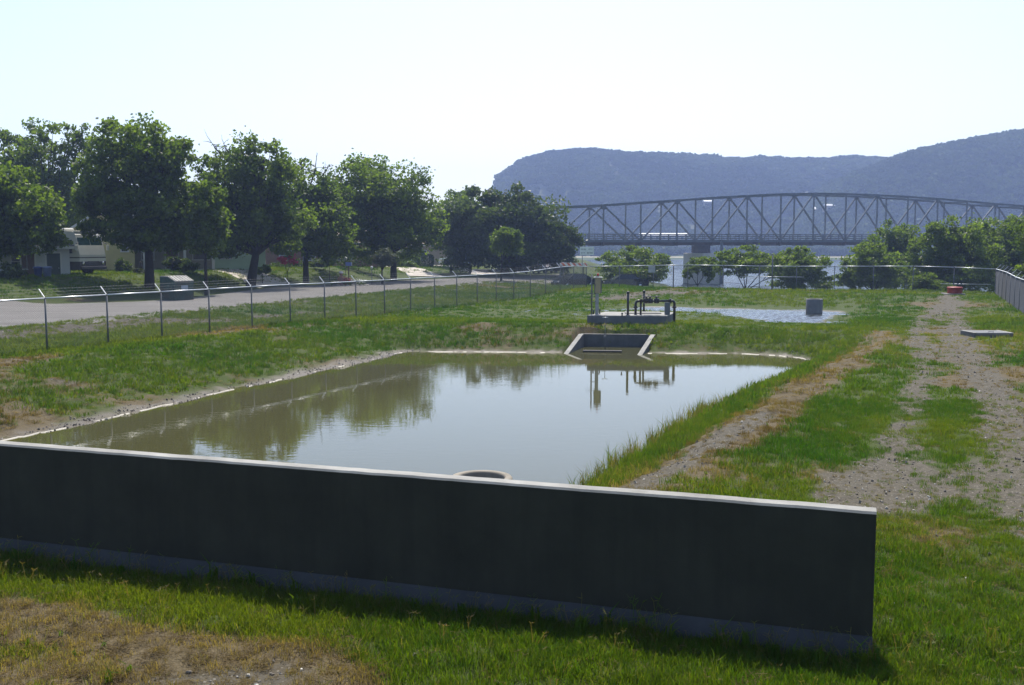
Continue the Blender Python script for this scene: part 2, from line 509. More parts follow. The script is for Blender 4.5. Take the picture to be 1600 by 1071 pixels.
# lumpy turf: vertical tussock relief where grass grows close to the camera
tuss = np.maximum(fbm(GX * 2.4 + 3, GY * 2.4, 3) - 0.45, 0) * 0.16 * (1 - mg) * sst(30, 10, GY) * (np.hypot(GX, GY) > 1)
gz = gz + tuss
NXg, NYg = len(gx), len(gy)
idx = np.arange(NXg * NYg).reshape(NYg, NXg)
Fq = np.stack([idx[:-1, :-1], idx[:-1, 1:], idx[1:, 1:], idx[1:, :-1]], -1).reshape(-1, 4)

t = NT('turf_and_soil')
p_ = t.pos()
aG = t.n('Attribute', attribute_name='gravel').outputs['Fac']; aD = t.n('Attribute', attribute_name='dry').outputs['Fac']; aM = t.n('Attribute', attribute_name='mud').outputs['Fac']
nf = t.noise(28, 4, 0.65, p_); nm = t.noise(4, 5, 0.6, p_)
green = t.ramp(nf, [(0.3, (0.026, 0.042, 0.007)), (0.7, (0.062, 0.082, 0.014))])
dry = t.ramp(nf, [(0.3, (0.055, 0.042, 0.022)), (0.7, (0.13, 0.102, 0.056))])
vor = t.n('TexVoronoi'); vor.inputs['Scale'].default_value = 22; t.l(p_, vor.inputs['Vector'])
soil = t.ramp(t.noise(9, 6, 0.7, p_), [(0.3, (0.048, 0.042, 0.030)), (0.72, (0.115, 0.101, 0.075))])
chips = t.ramp(vor.outputs['Color'], [(0.1, (0.05, 0.045, 0.034)), (0.6, (0.12, 0.108, 0.085)), (0.97, (0.34, 0.315, 0.265))])
soil = t.mix(t.ramp(vor.outputs['Distance'], [(0.18, (0.85, 0.85, 0.85)), (0.36, (0, 0, 0))]), soil, chips)
c = t.mix(t.ramp(t.n('Math', operation='ADD').outputs[0], [(0, (0, 0, 0)), (1, (1, 1, 1))]), green, dry)
# dry with its own fine break-up
ad = t.n('Math', operation='MULTIPLY_ADD'); t.l(nm, ad.inputs[0]); ad.inputs[1].default_value = 0.8; t.l(aD, ad.inputs[2])
c = t.mix(t.ramp(ad.outputs[0], [(0.55, (0, 0, 0)), (1.05, (1, 1, 1))]), green, dry)
ag = t.n('Math', operation='MULTIPLY_ADD'); t.l(nf, ag.inputs[0]); ag.inputs[1].default_value = 0.9; t.l(aG, ag.inputs[2])
c = t.mix(t.ramp(ag.outputs[0], [(0.62, (0, 0, 0)), (0.98, (1, 1, 1))]), c, soil)
c = t.mix(aM, c, (0.075, 0.06, 0.04))
p = t.n('BsdfPrincipled'); t.l(c, p.inputs['Base Color'])
rr = t.n('Math', operation='MULTIPLY_ADD'); t.l(aM, rr.inputs[0]); rr.inputs[1].default_value = -0.5; rr.inputs[2].default_value = 0.95
t.l(rr.outputs[0], p.inputs['Roughness']); p.inputs['Specular IOR Level'].default_value = 0.2
hb = t.n('Math', operation='ADD'); t.l(nf, hb.inputs[0]); t.l(nm, hb.inputs[1])
t.l(t.bump(hb.outputs[0], 0.8, 0.03), p.inputs['Normal'])
M_ground = t.done(p.outputs[0])
gme = npmesh('ground', np.stack([GX, GY, gz], -1).reshape(-1, 3), Fq, M_ground,
             {'gravel': mg.ravel(), 'dry': md_.ravel(), 'mud': mm.ravel()}, smooth=True)
ground = link('ground', gme); ground['kind'] = 'structure'
# exact ground height for what stands on it (same grid, bilinear)
def G(x, y):
    x = np.asarray(x, float); y = np.asarray(y, float)
    i = np.clip(np.searchsorted(gx, x) - 1, 0, NXg - 2); j = np.clip(np.searchsorted(gy, y) - 1, 0, NYg - 2)
    fx = (x - gx[i]) / (gx[i + 1] - gx[i]); fy = (y - gy[j]) / (gy[j + 1] - gy[j])
    return (gz[j, i] * (1 - fx) + gz[j, i + 1] * fx) * (1 - fy) + (gz[j + 1, i] * (1 - fx) + gz[j + 1, i + 1] * fx) * fy
def Gs(x, y): return float(G(np.array([x]), np.array([y]))[0])
def place(px, Y, dz=0.0):
    X = (px - 800) / 1570.0 * (Y * math.cos(PITCH) + (CZ - 0.8) * math.sin(PITCH))
    return (X, Y, Gs(X, Y) + dz)

# ------------------------------------------------------------------ water
def watermat(name, col, rough, amp, scale, aniso=(1, 1)):
    t = NT(name)
    p = t.n('BsdfPrincipled'); p.inputs['Base Color'].default_value = (*col, 1)
    p.inputs['Roughness'].default_value = rough; p.inputs['IOR'].default_value = 1.333; p.inputs['Specular IOR Level'].default_value = 0.5
    mp = t.n('Mapping'); mp.inputs['Scale'].default_value = (aniso[0], aniso[1], 1); t.l(t.pos(), mp.inputs['Vector'])
    n = t.noise(scale, 3, 0.5, mp.outputs[0])
    n2 = t.noise(scale * 0.13, 2, 0.5, t.pos())
    a = t.n('Math', operation='MULTIPLY'); t.l(n, a.inputs[0]); t.l(t.ramp(n2, [(0.35, (0.25,) * 3), (0.65, (1,) * 3)]), a.inputs[1])
    t.l(t.bump(a.outputs[0], 1.0, amp), p.inputs['Normal'])
    return t.done(p.outputs[0])
M_pond = watermat('muddy_water', (0.060, 0.058, 0.022), 0.015, 0.002, 3.2, (0.7, 1.6))
M_pond2 = watermat('shallow_water', (0.028, 0.032, 0.032), 0.10, 0.01, 6)
M_lake = watermat('lake_water', (0.03, 0.045, 0.05), 0.2, 0.1, 1.2, (0.5, 1.0))
def waterplane(name, x0, x1, y0, y1, z, mat, nx=1, ny=1):
    xs = np.linspace(x0, x1, nx + 1); ys = np.linspace(y0, y1, ny + 1); A, B = np.meshgrid(xs, ys)
    ii = np.arange((nx + 1) * (ny + 1)).reshape(ny + 1, nx + 1)
    F = np.stack([ii[:-1, :-1], ii[:-1, 1:], ii[1:, 1:], ii[1:, :-1]], -1).reshape(-1, 4)
    o = link(name, npmesh(name, np.stack([A, B, np.full(A.shape, z)], -1).reshape(-1, 3), F, mat)); o['kind'] = 'structure'
    return o
def stquad(name, s0, s1, t0, t1, z, mat):
    o = MB().add([(*xy(s0, t0), z), (*xy(s1, t0), z), (*xy(s1, t1), z), (*xy(s0, t1), z)], [(0, 1, 2, 3)]).build(name, mat)
    o['kind'] = 'structure'; return o
stquad('pond_water', -28, -4.9, 14.5, 45.4, WZ1, M_pond)
def waves(name, U, W, toxy, z, amp, wl, mat, seed):
    """water whose ripples are real relief, so that it catches the sky at a low angle"""
    A, B = np.meshgrid(U, W); X, Y = toxy(A, B); rg = np.random.default_rng(seed); Z = np.zeros(X.shape)
    for k in range(9):
        an = 1.57 + rg.normal() * 0.6; l = wl * rg.uniform(0.55, 1.7); Z += np.sin((X * math.cos(an) + Y * math.sin(an)) * 6.283 / l + rg.uniform(0, 6.28) + 2.5 * fbm(X / (6 * wl), Y / (6 * wl), 2)) * l / wl
    Z = Z / 9 ** 0.5 * amp * (0.5 + fbm(X / (9 * wl) + 3, Y / (9 * wl), 2))
    ii = np.arange(A.size).reshape(A.shape); F = np.stack([ii[:-1, :-1], ii[:-1, 1:], ii[1:, 1:], ii[1:, :-1]], -1).reshape(-1, 4)
    o = link(name, npmesh(name, np.stack([X, Y, z + Z], -1).reshape(-1, 3), F, mat, smooth=True)); o['kind'] = 'structure'; return o
waves('pond_water', np.arange(-24, -4.7, 0.07), np.arange(51.5, 66, 0.06), xy, WZ2, 0.012, 0.42, M_pond2, 3)
waves('lake_water', steps([(12, 130, 0.6), (130, 900, 12)]), steps([(92, 330, 0.6), (330, 620, 2.4)]), lambda a, b: (a, b), LZ, 0.13, 3.6, M_lake, 4)

# ------------------------------------------------------------------ hills and their woodland
def prof(px_list, Y):
    X = np.array([(px - 800) / 1570.0 * Y for px, py in px_list]); Z = np.array([CZ + (385 - py) / 1570.0 * Y for px, py in px_list])
    return X, Z
P1 = prof([(700, 420), (735, 385), (757, 335), (770, 304), (785, 280), (815, 260), (855, 246), (900, 244), (1000, 249), (1100, 254), (1200, 258), (1265, 258), (1340, 256), (1500, 262), (1700, 300), (1900, 390)], 900)
P2 = prof([(1150, 400), (1230, 356), (1310, 290), (1380, 264), (1420, 247), (1500, 229), (1560, 219), (1600, 213), (1700, 205), (1900, 200), (2400, 230), (2800, 390)], 740)
def hill_z(x, y, P, Yc, foot):
    zc = np.interp(x, P[0], P[1])
    z0 = LZ + 2
    f = np.clip((y - foot) / (Yc - foot), 0, 1)
    up = (0.12 * f + 0.88 * sst(0.02, 1.02, f) ** 1.0)
    dn = sst(Yc + 420, Yc, y)
    gul = (fbm(x * 0.012, y * 0.012, 4) - 0.5) * 26 * np.sin(np.pi * np.clip(f, 0, 1)) * np.clip((zc + 5) / 60, 0, 1)
    return z0 + np.maximum(zc - z0, 0) * np.where(y < Yc, up, dn) + gul
t = NT('hill_soil')
p = t.n('BsdfPrincipled'); p.inputs['Roughness'].default_value = 0.95
t.l(t.ramp(t.noise(0.03, 6, 0.7, t.pos()), [(0.35, (0.035, 0.05, 0.022)), (0.62, (0.075, 0.085, 0.045)), (0.8, (0.16, 0.14, 0.10))]), p.inputs['Base Color'])
M_hill = t.done(p.outputs[0])
def hillmesh(name, P, Yc, foot, x0, x1):
    xs = np.arange(x0, x1 + 1, 9.0); ys = np.arange(foot, Yc + 421, 12.0); A, B = np.meshgrid(xs, ys)
    Z = hill_z(A, B, P, Yc, foot)
    ii = np.arange(A.size).reshape(A.shape)
    F = np.stack([ii[:-1, :-1], ii[:-1, 1:], ii[1:, 1:], ii[1:, :-1]], -1).reshape(-1, 4)
    o = link(name, npmesh(name, np.stack([A, B, Z - 1.0], -1).reshape(-1, 3), F, M_hill, smooth=True)); o['kind'] = 'structure'; return o
hillmesh('hill', P1, 900, 660, -110, 620)
hillmesh('hill', P2, 740, 600, 160, 980)

t = NT('hill_foliage')
a_ = t.n('Attribute', attribute_name='shade', attribute_type='INSTANCER').outputs['Fac']
c_ = t.mix(a_, (0.016, 0.030, 0.010), (0.075, 0.105, 0.032))
p = t.n('BsdfPrincipled'); p.inputs['Roughness'].default_value = 0.8; p.inputs['Specular IOR Level'].default_value = 0.1; t.l(c_, p.inputs['Base Color'])
tr_ = t.n('BsdfTranslucent'); t.l(c_, tr_.inputs['Color']); ms_ = t.n('MixShader'); ms_.inputs[0].default_value = 0.3; t.l(p.outputs[0], ms_.inputs[1]); t.l(tr_.outputs[0], ms_.inputs[2])
M_wood = t.done(ms_.outputs[0])
def wshade(A, B): return np.clip((fbm(A * 0.011 + 4, B * 0.011, 4) - 0.5) * 3.2 + 0.45 + rng.normal(size=len(A)) * 0.12, 0, 1)
def crown_cards(n, r, size, rg, flat=0.75, nb=9):
    """loose crown of leaf sprays gathered in clumps"""
    cs = rg.normal(size=(nb, 3)); cs /= np.linalg.norm(cs, axis=1)[:, None]; cs[:, 2] = np.abs(cs[:, 2]) * 0.9 - 0.12
    cs = cs * 0.62 * r
    k = rg.integers(0, nb, n); d = rg.normal(size=(n, 3)); d /= np.linalg.norm(d, axis=1)[:, None]
    P = cs[k] + d * (r * 0.42 * rg.random((n, 1)) ** 0.4)
    P[:, 2] *= flat
    return cards(P, size, rg)
def cards(P, size, rg, tint=None, stretch=1.5):
    n = len(P)
    a = rg.normal(size=(n, 3)); a /= np.linalg.norm(a, axis=1)[:, None]
    b = rg.normal(size=(n, 3)); b -= a * (a * b).sum(1)[:, None]; b /= np.linalg.norm(b, axis=1)[:, None]
    s = (size * (0.65 + 0.7 * rg.random(n)))[:, None] if np.isscalar(size) else (size * (0.65 + 0.7 * rg.random(n)))[:, None]
    A = a * s * 0.5 * stretch; B = b * s * 0.5
    V = np.stack([P - A, P + B - A * 0.1, P + A, P - B - A * 0.1], 1).reshape(-1, 3)
    F = np.arange(4 * n).reshape(n, 4)
    tv = rg.random(n) if tint is None else np.clip(tint, 0, 1)
    return V, F, np.repeat(tv, 4)
wsrc = []
for k in range(4):
    V, F, tv = crown_cards(230, 4.2, 1.5, rng)
    wsrc.append(src('wood_crown', npmesh('wood_crown', V, F, M_wood, {'tint': tv})))
def wood(name, P, Yc, foot, x0, x1, n, label, smin=0.8, smax=1.35, lift=0.0):
    A = rng.uniform(x0, x1, n); B = foot + (Yc + 45 - foot) * rng.random(n) ** 0.8
    Z = hill_z(A, B, P, Yc, foot)
    keep = (Z > LZ + 2.5) & (np.abs(A / B) < 0.66) & (fbm(A * 0.02, B * 0.02, 3) > 0.2)
    A, B, Z = A[keep], B[keep], Z[keep]; N = len(A)
    s = rng.uniform(smin, smax, N)
    return scatter(name, np.stack([A, B, Z + 1.2], -1), np.stack([np.zeros(N), np.zeros(N), rng.uniform(0, 6.28, N)], -1),
                   np.stack([s, s, s * rng.uniform(0.8, 1.15, N)], -1), rng.integers(0, 4, N), wsrc, {'shade': wshade(A, B) + lift}, label)
wood('woodland', P1, 900, 660, -90, 600, 8200, 'low oak and cedar woodland covering the hazy bluff')
wood('woodland', P2, 740, 600, 170, 520, 6500, 'greener woodland covering the nearer hill at right', lift=0.3)
# a denser fringe of crowns along the bluff edge, and the trees by the far shore
A = rng.uniform(-45, 330, 330); B = 900 + rng.uniform(-14, 14, 330)
Z = hill_z(A, B, P1, 900, 660); s = rng.uniform(0.8, 1.55, 330) * (0.75 + 0.7 * fbm(A * 0.05, A * 0, 3))
keep = fbm(A * 0.07 + 3, A * 0, 3) > 0.42
scatter('woodland', np.stack([A, B, Z + 1.5], -1)[keep], np.stack([A * 0, A * 0, A], -1)[keep], np.stack([s * 1.2, s * 1.2, s], -1)[keep],
        rng.integers(0, 4, 330)[keep], wsrc, {'shade': wshade(A, B)[keep]}, 'oak crowns along the top edge of the bluff')
nS = 520
A = rng.uniform(-40, 420, nS); B = SHORE + 14 * np.sin(A * 0.013) + rng.uniform(22, 75, nS); s = rng.uniform(0.7, 1.35, nS)
keep = (A / B < 0.68) & (fbm(A * 0.03, B * 0.03, 3) > 0.36)
scatter('woodland', np.stack([A, B, H0(A, B) + 2.6], -1)[keep], np.stack([A * 0, A * 0, A], -1)[keep], np.stack([s, s, s], -1)[keep],
        rng.integers(0, 4, nS)[keep], wsrc, {'shade': wshade(A, B)[keep]}, 'line of trees along the far lake shore')
sand = link('far_shore', None) if False else None
xs = np.arange(-40, 420, 6.0); yb = SHORE + 14 * np.sin(xs * 0.013)
V = np.concatenate([np.stack([xs, yb + 1, np.full(len(xs), LZ + 0.25)], -1), np.stack([xs, yb + 16, H0(xs, yb + 16) + 0.5], -1)])
L = len(xs); F = np.array([(i, i + 1, L + i + 1, L + i) for i in range(L - 1)])
o = link('far_shore_bank', npmesh('far_shore_bank', V, F, simple('dry_bank_grass', (0.30, 0.26, 0.16), 0.9, scale=0.4))); o['kind'] = 'structure'

# ------------------------------------------------------------------ air
hz = MB().box(-1540, 1540, -70, 1640, -8.0, 128.0).build('haze', None)
t = NT('haze_air'); v = t.n('VolumePrincipled')
v.inputs['Color'].default_value = (0.46, 0.60, 1.0, 1); v.inputs['Density'].default_value = 0.00044; v.inputs['Anisotropy'].default_value = 0.4
t.l(v.outputs[0], t.out.inputs['Volume']); hz.data.materials.append(t.m); hz['kind'] = 'stuff'; hz['label'] = 'pale blue summer haze lying over the lake and hills'
# ------------------------------------------------------------------ concrete wall in front
def concrete(name, lo, hi, streak=True, rough=0.85):
    t = NT(name); p = t.n('BsdfPrincipled'); p.inputs['Roughness'].default_value = rough; p.inputs['Specular IOR Level'].default_value = 0.25
    v = t.objc()
    n = t.noise(1.6, 6, 0.65, v); c = t.ramp(n, [(0.3, lo), (0.7, hi)])
    if streak:
        mp = t.n('Mapping'); mp.inputs['Scale'].default_value = (5, 5, 0.35); t.l(v, mp.inputs['Vector'])
        n2 = t.noise(1.3, 5, 0.6, mp.outputs[0])
        c = t.mix(t.ramp(n2, [(0.45, (0, 0, 0)), (0.75, (0.4, 0.4, 0.4))]), c, tuple(x * 0.7 for x in lo))
    n3 = t.noise(60, 3, 0.7, v)
    c = t.mix(t.ramp(n3, [(0.62, (0, 0, 0)), (0.75, (0.5, 0.5, 0.5))]), c, tuple(x * 0.6 for x in lo))
    t.l(c, p.inputs['Base Color'])
    hb = t.n('Math', operation='ADD'); t.l(n, hb.inputs[0]); t.l(n3, hb.inputs[1])
    t.l(t.bump(hb.outputs[0], 0.35, 0.006), p.inputs['Normal'])
    return t.done(p.outputs[0])
M_conc = concrete('shade_darkened_concrete', (0.029, 0.0275, 0.020), (0.045, 0.0425, 0.031))  # shade on the near face is put into this dark base colour
M_conc_top = concrete('pale_concrete_and_lit_tops', (0.17, 0.165, 0.15), (0.32, 0.315, 0.29), False)  # pale concrete, also the sunlit tone for upward faces
M_conc_foot = concrete('footing_concrete', (0.035, 0.036, 0.038), (0.058, 0.059, 0.062), False)  # footing darkened like the wall face, its shade held in the colour

WA = at(1363, 1012, 0.02); WB = at(0, 853, 0.02)      # foot of the wall, right end and at the frame edge
wd = Vector((WA[0] - WB[0], WA[1] - WB[1], 0)); wl = wd.length; wd.normalize()
WR = math.atan2(wd.y, wd.x)
wx0, wx1 = -wl - 6.0, 0.0
wall = thing('concrete_wall', 'long low concrete retaining wall in the foreground with a sunlit top', 'wall', (WA[0], WA[1], 0.0), WR)
b = MB()
# panel with a chamfered top edge and uneven (hand floated) top
n = 140; th = 0.19; y0 = 0.10; zt = 1.27
xs = np.linspace(wx0, wx1, n)
V = []; Fc = []
for i, x in enumerate(xs):
    w1 = (fbm(x * 1.3, 3.0, 3) - 0.5) * 0.012; w2 = (fbm(x * 6, 9.0, 2) - 0.5) * 0.006
    zz = zt + w1 + w2
    V += [(x, y0, -0.5), (x, y0, zz - 0.022), (x, y0 + 0.018, zz), (x, y0 + th - 0.018, zz), (x, y0 + th, zz - 0.022), (x, y0 + th, -1.0)]
for i in range(n - 1):
    for k in range(5):
        Fc.append((i * 6 + k, i * 6 + k + 1, i * 6 + 6 + k + 1, i * 6 + 6 + k))
Fc.append((0, 1, 2, 3, 4, 5)); L = (n - 1) * 6; Fc.append((L + 5, L + 4, L + 3, L + 2, L + 1, L))
b.add(V, Fc)
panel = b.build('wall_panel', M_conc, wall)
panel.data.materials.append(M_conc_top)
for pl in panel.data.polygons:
    if pl.normal.z > 0.5: pl.material_index = 1  # top takes the sunlit tone, the other faces keep the shaded one
b = MB()
b.prism([(y0 - 0.002, -0.5), (y0 - 0.002, 0.085), (y0 - 0.03, 0.07), (y0 - 0.14, -0.07), (y0 - 0.17, -0.13), (y0 - 0.17, -0.5)], 'x', wx0, wx1 + 0.002)
b.build('footing', M_conc_foot, wall)

# manhole ring behind the wall
MR = at(752, 745, -0.40)
ring = thing('manhole_ring', 'round concrete manhole ring standing in the near edge of the pond', 'manhole', (MR[0], MR[1], -0.40))
M_ringc = concrete('ring_concrete', (0.16, 0.14, 0.11), (0.30, 0.27, 0.22))
MB().lathe([(0.42, -0.9), (0.42, -0.03), (0.44, -0.002), (0.47, 0.0), (0.535, 0.0), (0.56, -0.03), (0.56, -0.9)], 40).build('ring_wall', M_ringc, ring)
MB().lathe([(0.0, -0.36), (0.425, -0.36)], 32).build('water_inside', simple('dark_water', (0.012, 0.012, 0.010), 0.1, bump=0, spec=0.5), ring)
# ------------------------------------------------------------------ grass, weeds, stones
M_grass = None
def grassmat():
    t = NT('grass_blade')
    a = t.n('Attribute', attribute_name='dry', attribute_type='INSTANCER').outputs['Fac']
    b = t.n('Attribute', attribute_name='hue', attribute_type='INSTANCER').outputs['Fac']
    ti = t.n('Attribute', attribute_name='tint').outputs['Fac']
    g = t.mix(b, (0.036, 0.100, 0.007), (0.110, 0.155, 0.012))
    d = t.mix(b, (0.115, 0.082, 0.036), (0.23, 0.178, 0.085))
    ad = t.n('Math', operation='MULTIPLY_ADD'); t.l(ti, ad.inputs[0]); ad.inputs[1].default_value = 0.7; t.l(a, ad.inputs[2])
    c = t.mix(t.ramp(ad.outputs[0], [(0.55, (0, 0, 0)), (1.15, (1, 1, 1))]), g, d)
    p = t.n('BsdfPrincipled'); p.inputs['Roughness'].default_value = 0.55; p.inputs['Specular IOR Level'].default_value = 0.10
    t.l(c, p.inputs['Base Color'])
    tr = t.n('BsdfTranslucent'); t.l(t.mix(1.0, c, (1.5, 1.45, 0.5), 'MULTIPLY'), tr.inputs['Color'])
    ms = t.n('MixShader'); ms.inputs[0].default_value = 0.5
    t.l(p.outputs[0], ms.inputs[1]); t.l(tr.outputs[0], ms.inputs[2])
    return t.done(ms.outputs[0])
M_grass = grassmat()
def blades(n, rad, h, w, lean, rg, bend=0.5):
    """n curved two-piece blades round the origin"""
    a = rg.uniform(0, 6.283, n); r = rad * np.sqrt(rg.random(n)); bx = r * np.cos(a); by = r * np.sin(a)
    hh = h * rg.uniform(0.45, 1.15, n); th = rg.uniform(0, 6.283, n); ln = lean * rg.uniform(0.2, 1.0, n)
    dx = np.cos(th); dy = np.sin(th); fa = rg.uniform(0, 6.283, n); wx = np.cos(fa) * w / 2; wy = np.sin(fa) * w / 2
    z0 = -0.02 * np.ones(n)
    m = 0.55
    mx = bx + dx * hh * ln * m * (1 - bend); my = by + dy * hh * ln * m * (1 - bend); mz = hh * m
    tx = bx + dx * hh * ln; ty = by + dy * hh * ln; tz = hh * (1 - 0.35 * ln * bend)
    V = np.stack([np.stack([bx - wx, by - wy, z0], -1), np.stack([bx + wx, by + wy, z0], -1),
                  np.stack([mx + wx * .8, my + wy * .8, mz], -1), np.stack([mx - wx * .8, my - wy * .8, mz], -1),
                  np.stack([tx, ty, tz], -1)], 1).reshape(-1, 3)
    b = np.arange(n)[:, None] * 5
    F = np.concatenate([b + np.array([0, 1, 2]), b + np.array([0, 2, 3]), b + np.array([3, 2, 4])])
    return V, F, np.repeat(rg.random(n), 5)
gsrc = []
for k in range(4):     # short turf tufts
    V, F, tv = blades(34, 0.13, 0.075 + 0.012 * k, 0.0075, 0.9, rng)
    gsrc.append(src('turf_tuft', npmesh('turf_tuft', V, F, M_grass, {'tint': tv})))
for k in range(2):     # coarser far tufts
    V, F, tv = blades(26, 0.22, 0.12, 0.020, 0.8, rng)
    gsrc.append(src('coarse_tuft', npmesh('coarse_tuft', V, F, M_grass, {'tint': tv})))
for k in range(2):     # tall bank grass
    V, F, tv = blades(22, 0.13, 0.36, 0.009, 0.55, rng)
    gsrc.append(src('tall_tuft', npmesh('tall_tuft', V, F, M_grass, {'tint': tv})))
for k in range(2):     # broad arching leaves
    V, F, tv = blades(9, 0.05, 0.26, 0.022, 1.3, rng, 0.9)
    gsrc.append(src('broad_tuft', npmesh('broad_tuft', V, F, M_grass, {'tint': tv * 0.4})))
def thatch(rg, n, rad, ln, w):
    """dead stems lying flat and tangled"""
    a = rg.uniform(0, 6.283, n); r = rad * np.sqrt(rg.random(n)); cx = r * np.cos(a); cy = r * np.sin(a); cz = rg.uniform(0.0, 0.035, n)
    th = rg.uniform(0, 6.283, n); l = ln * rg.uniform(0.4, 1.0, n) / 2; dx, dy, dz = np.cos(th) * l, np.sin(th) * l, rg.normal(size=n) * 0.012
    px_, py_ = -np.sin(th) * w / 2, np.cos(th) * w / 2
    V = np.stack([np.stack([cx - dx - px_, cy - dy - py_, cz - dz], -1), np.stack([cx + dx - px_, cy + dy - py_, cz + dz], -1),
                  np.stack([cx + dx + px_, cy + dy + py_, cz + dz + 0.002], -1), np.stack([cx - dx + px_, cy - dy + py_, cz - dz + 0.002], -1)], 1).reshape(-1, 3)
    return V, np.arange(4 * n).reshape(n, 4), np.repeat(0.75 + 0.25 * rg.random(n), 4)
def seedhead(rg):
    V = []; F = []
    for _ in range(3):
        x0, y0 = rg.normal(size=2) * 0.05; h = rg.uniform(0.14, 0.24); tx, ty = x0 + rg.normal() * 0.04, y0 + rg.normal() * 0.04
        segs = [((x0, y0, 0), (tx, ty, h), 0.0028)]
        for q in range(4):
            a = rg.uniform(0, 6.283); r = rg.uniform(0.03, 0.05)
            segs.append(((tx, ty, h), (tx + r * math.cos(a), ty + r * math.sin(a), h + rg.uniform(0.005, 0.03)), 0.0034))
        for p, q, w in segs:
            p = np.array(p); q = np.array(q); b = len(V)
            V += [p + (-w, 0, 0), p + (w, 0, 0), q + (w * .6, 0, 0), q + (-w * .6, 0, 0)]; F.append((b, b + 1, b + 2, b + 3))
    return np.array(V), np.array(F)
for k in range(2):
    V, F = seedhead(rng)
    gsrc.append(src('seed_stalk', npmesh('seed_stalk', V, F, M_grass, {'tint': np.full(len(V), 0.75)})))
for k in range(2):
    V, F, tv = thatch(rng, 46, 0.17, 0.13, 0.006)
    gsrc.append(src('dead_thatch', npmesh('dead_thatch', V, F, M_grass, {'tint': tv})))
def field(Y0, Y1, n, um=0.70):
    """points spread evenly over the wedge of ground that a camera near the photo's could see"""
    Y = np.sqrt(Y0 * Y0 + (Y1 * Y1 - Y0 * Y0) * rng.random(n)); X = rng.uniform(-um, um, n) * (Y + 1.5)
    return X, Y
wall_dir = np.array([wd.x, wd.y]); wall_nrm = np.array([-wd.y, wd.x])
def wall_local(x, y):
    dx = x - WA[0]; dy = y - WA[1]
    return dx * wall_dir[0] + dy * wall_dir[1], dx * wall_nrm[0] + dy * wall_nrm[1]
def blocked(x, y):
    a, b = wall_local(x, y)
    w = (a < 0.02) & (b > -0.13) & (b < 0.30)
    m = road_m(x, y)
    r = (m < -33.4) & (m > -46.5) & (y > 30)
    s = inpoly(x, y, SLAB) | inpoly(x, y, CHUTE_IN)
    ring = np.hypot(x - MR[0], y - MR[1]) < 0.62
    return w | r | s | ring
SLAB = [tuple(at(917.5, 493, 0.43)[:2]), tuple(at(1042, 493.6, 0.43)[:2]), tuple(at(1055, 488, 0.43)[:2]), tuple(at(945, 487.3, 0.43)[:2])]
P_, R_, S_, K_, D_, U_ = [], [], [], [], [], []
def emit(x, y, kinds, smin, smax, dryv, hue, tilt=0.12):
    N = len(x)
    if not N: return
    s = rng.uniform(smin, smax, N) * (1 - 0.35 * np.asarray(dryv)); st__ = st(x, y); gs__ = masks(x, y)[0]; s = s * (1 - 0.3 * np.maximum(blob(x, y, TRK_R, 2.2), blob(x, y, TRK_L, 1.8))); s = s * (1 - 0.45 * gs__); s = s * (1 - 0.4 * ((st__[1] > 47) & (st__[1] < 56) & (st__[0] > -27) & (st__[0] < -6)))
    P_.append(np.stack([x, y, G(x, y)], -1)); R_.append(np.stack([rng.normal(size=N) * tilt, rng.normal(size=N) * tilt, rng.uniform(0, 6.283, N)], -1))
    S_.append(np.stack([s, s, s * rng.uniform(0.75, 1.25, N)], -1)); K_.append(rng.choice(kinds, N)); D_.append(dryv); U_.append(hue)
for Y0, Y1, n, kinds, s0, s1 in ((5.2, 13.5, 18000, (0, 1, 2, 3), 0.75, 1.25), (13.5, 24, 19800, (0, 1, 2, 3), 0.9, 1.6), (24, 52, 34000, (0, 1, 4, 5), 0.9, 1.5), (52, 95, 24500, (4, 5), 0.9, 1.6), (95, 135, 7000, (4, 5), 1.2, 2.0)):
    x, y = field(Y0, Y1, n)
    g, d, mu = masks(x, y); e1 = pond1(x, y); e2 = pond2(x, y)
    dens = fbm(x * 1.1 + 31, y * 1.1, 3)
    pr = (1 - 0.64 * g) * (1 - 0.35 * d) * (1 - 0.55 * d * sst(0.75, 0.45, dens)) * sst(0.06, 0.22, e1) * sst(0.12, 0.8, e2) * (1 - mu) * (lake_in(x, y) < -1)
    ok = (rng.random(len(x)) < pr) & ~blocked(x, y)
    x, y, d, e1 = x[ok], y[ok], d[ok], e1[ok]
    hue = np.clip((fbm(x * 0.22 + 5, y * 0.22, 3) - 0.5) * 2.2 + 0.5 + rng.normal(size=len(x)) * 0.16, 0, 1)
    sl = (st(x, y)[0] < -14) & (e1 < 1.15) & (e1 > 0); hue = np.clip(hue - 0.35 * sl, 0, 1); g2 = masks(x, y)[0]; d = np.clip(d + 0.3 * g2, 0, 1)
    emit(x, y, kinds, s0, s1, np.clip(d * 0.95 + rng.normal(size=len(x)) * 0.10 - 0.05, 0, 1), hue)
# bank grass: taller and greener down the slopes
x, y = field(16, 50, 26000); s_, t_ = st(x, y); e1 = pond1(x, y)
right = (s_ > -7) & (t_ < 46); pr = np.where(right, sst(0.02, 0.15, e1) * sst(1.0, 0.6, e1) * 1.0, sst(0.07, 0.2, e1) * sst(0.98, 0.6, e1) * np.where(t_ > 36, sst(0.34, 0.48, fbm(x * 0.5, y * 0.5, 3)), sst(0.38, 0.52, fbm(x * 0.5, y * 0.5, 3))) * 0.95)
ok = (rng.random(len(x)) < pr) & ~blocked(x, y) & (masks(x, y)[0] < 0.75)
x, y, rt = x[ok], y[ok], right[ok]
emit(x, y, (6, 7), 0.35, 0.8, np.clip(rng.normal(size=len(x)) * 0.12 + 0.12, 0, 1), np.clip(rng.normal(size=len(x)) * 0.2 + np.where(rt, 0.3, 0.08), 0, 1))
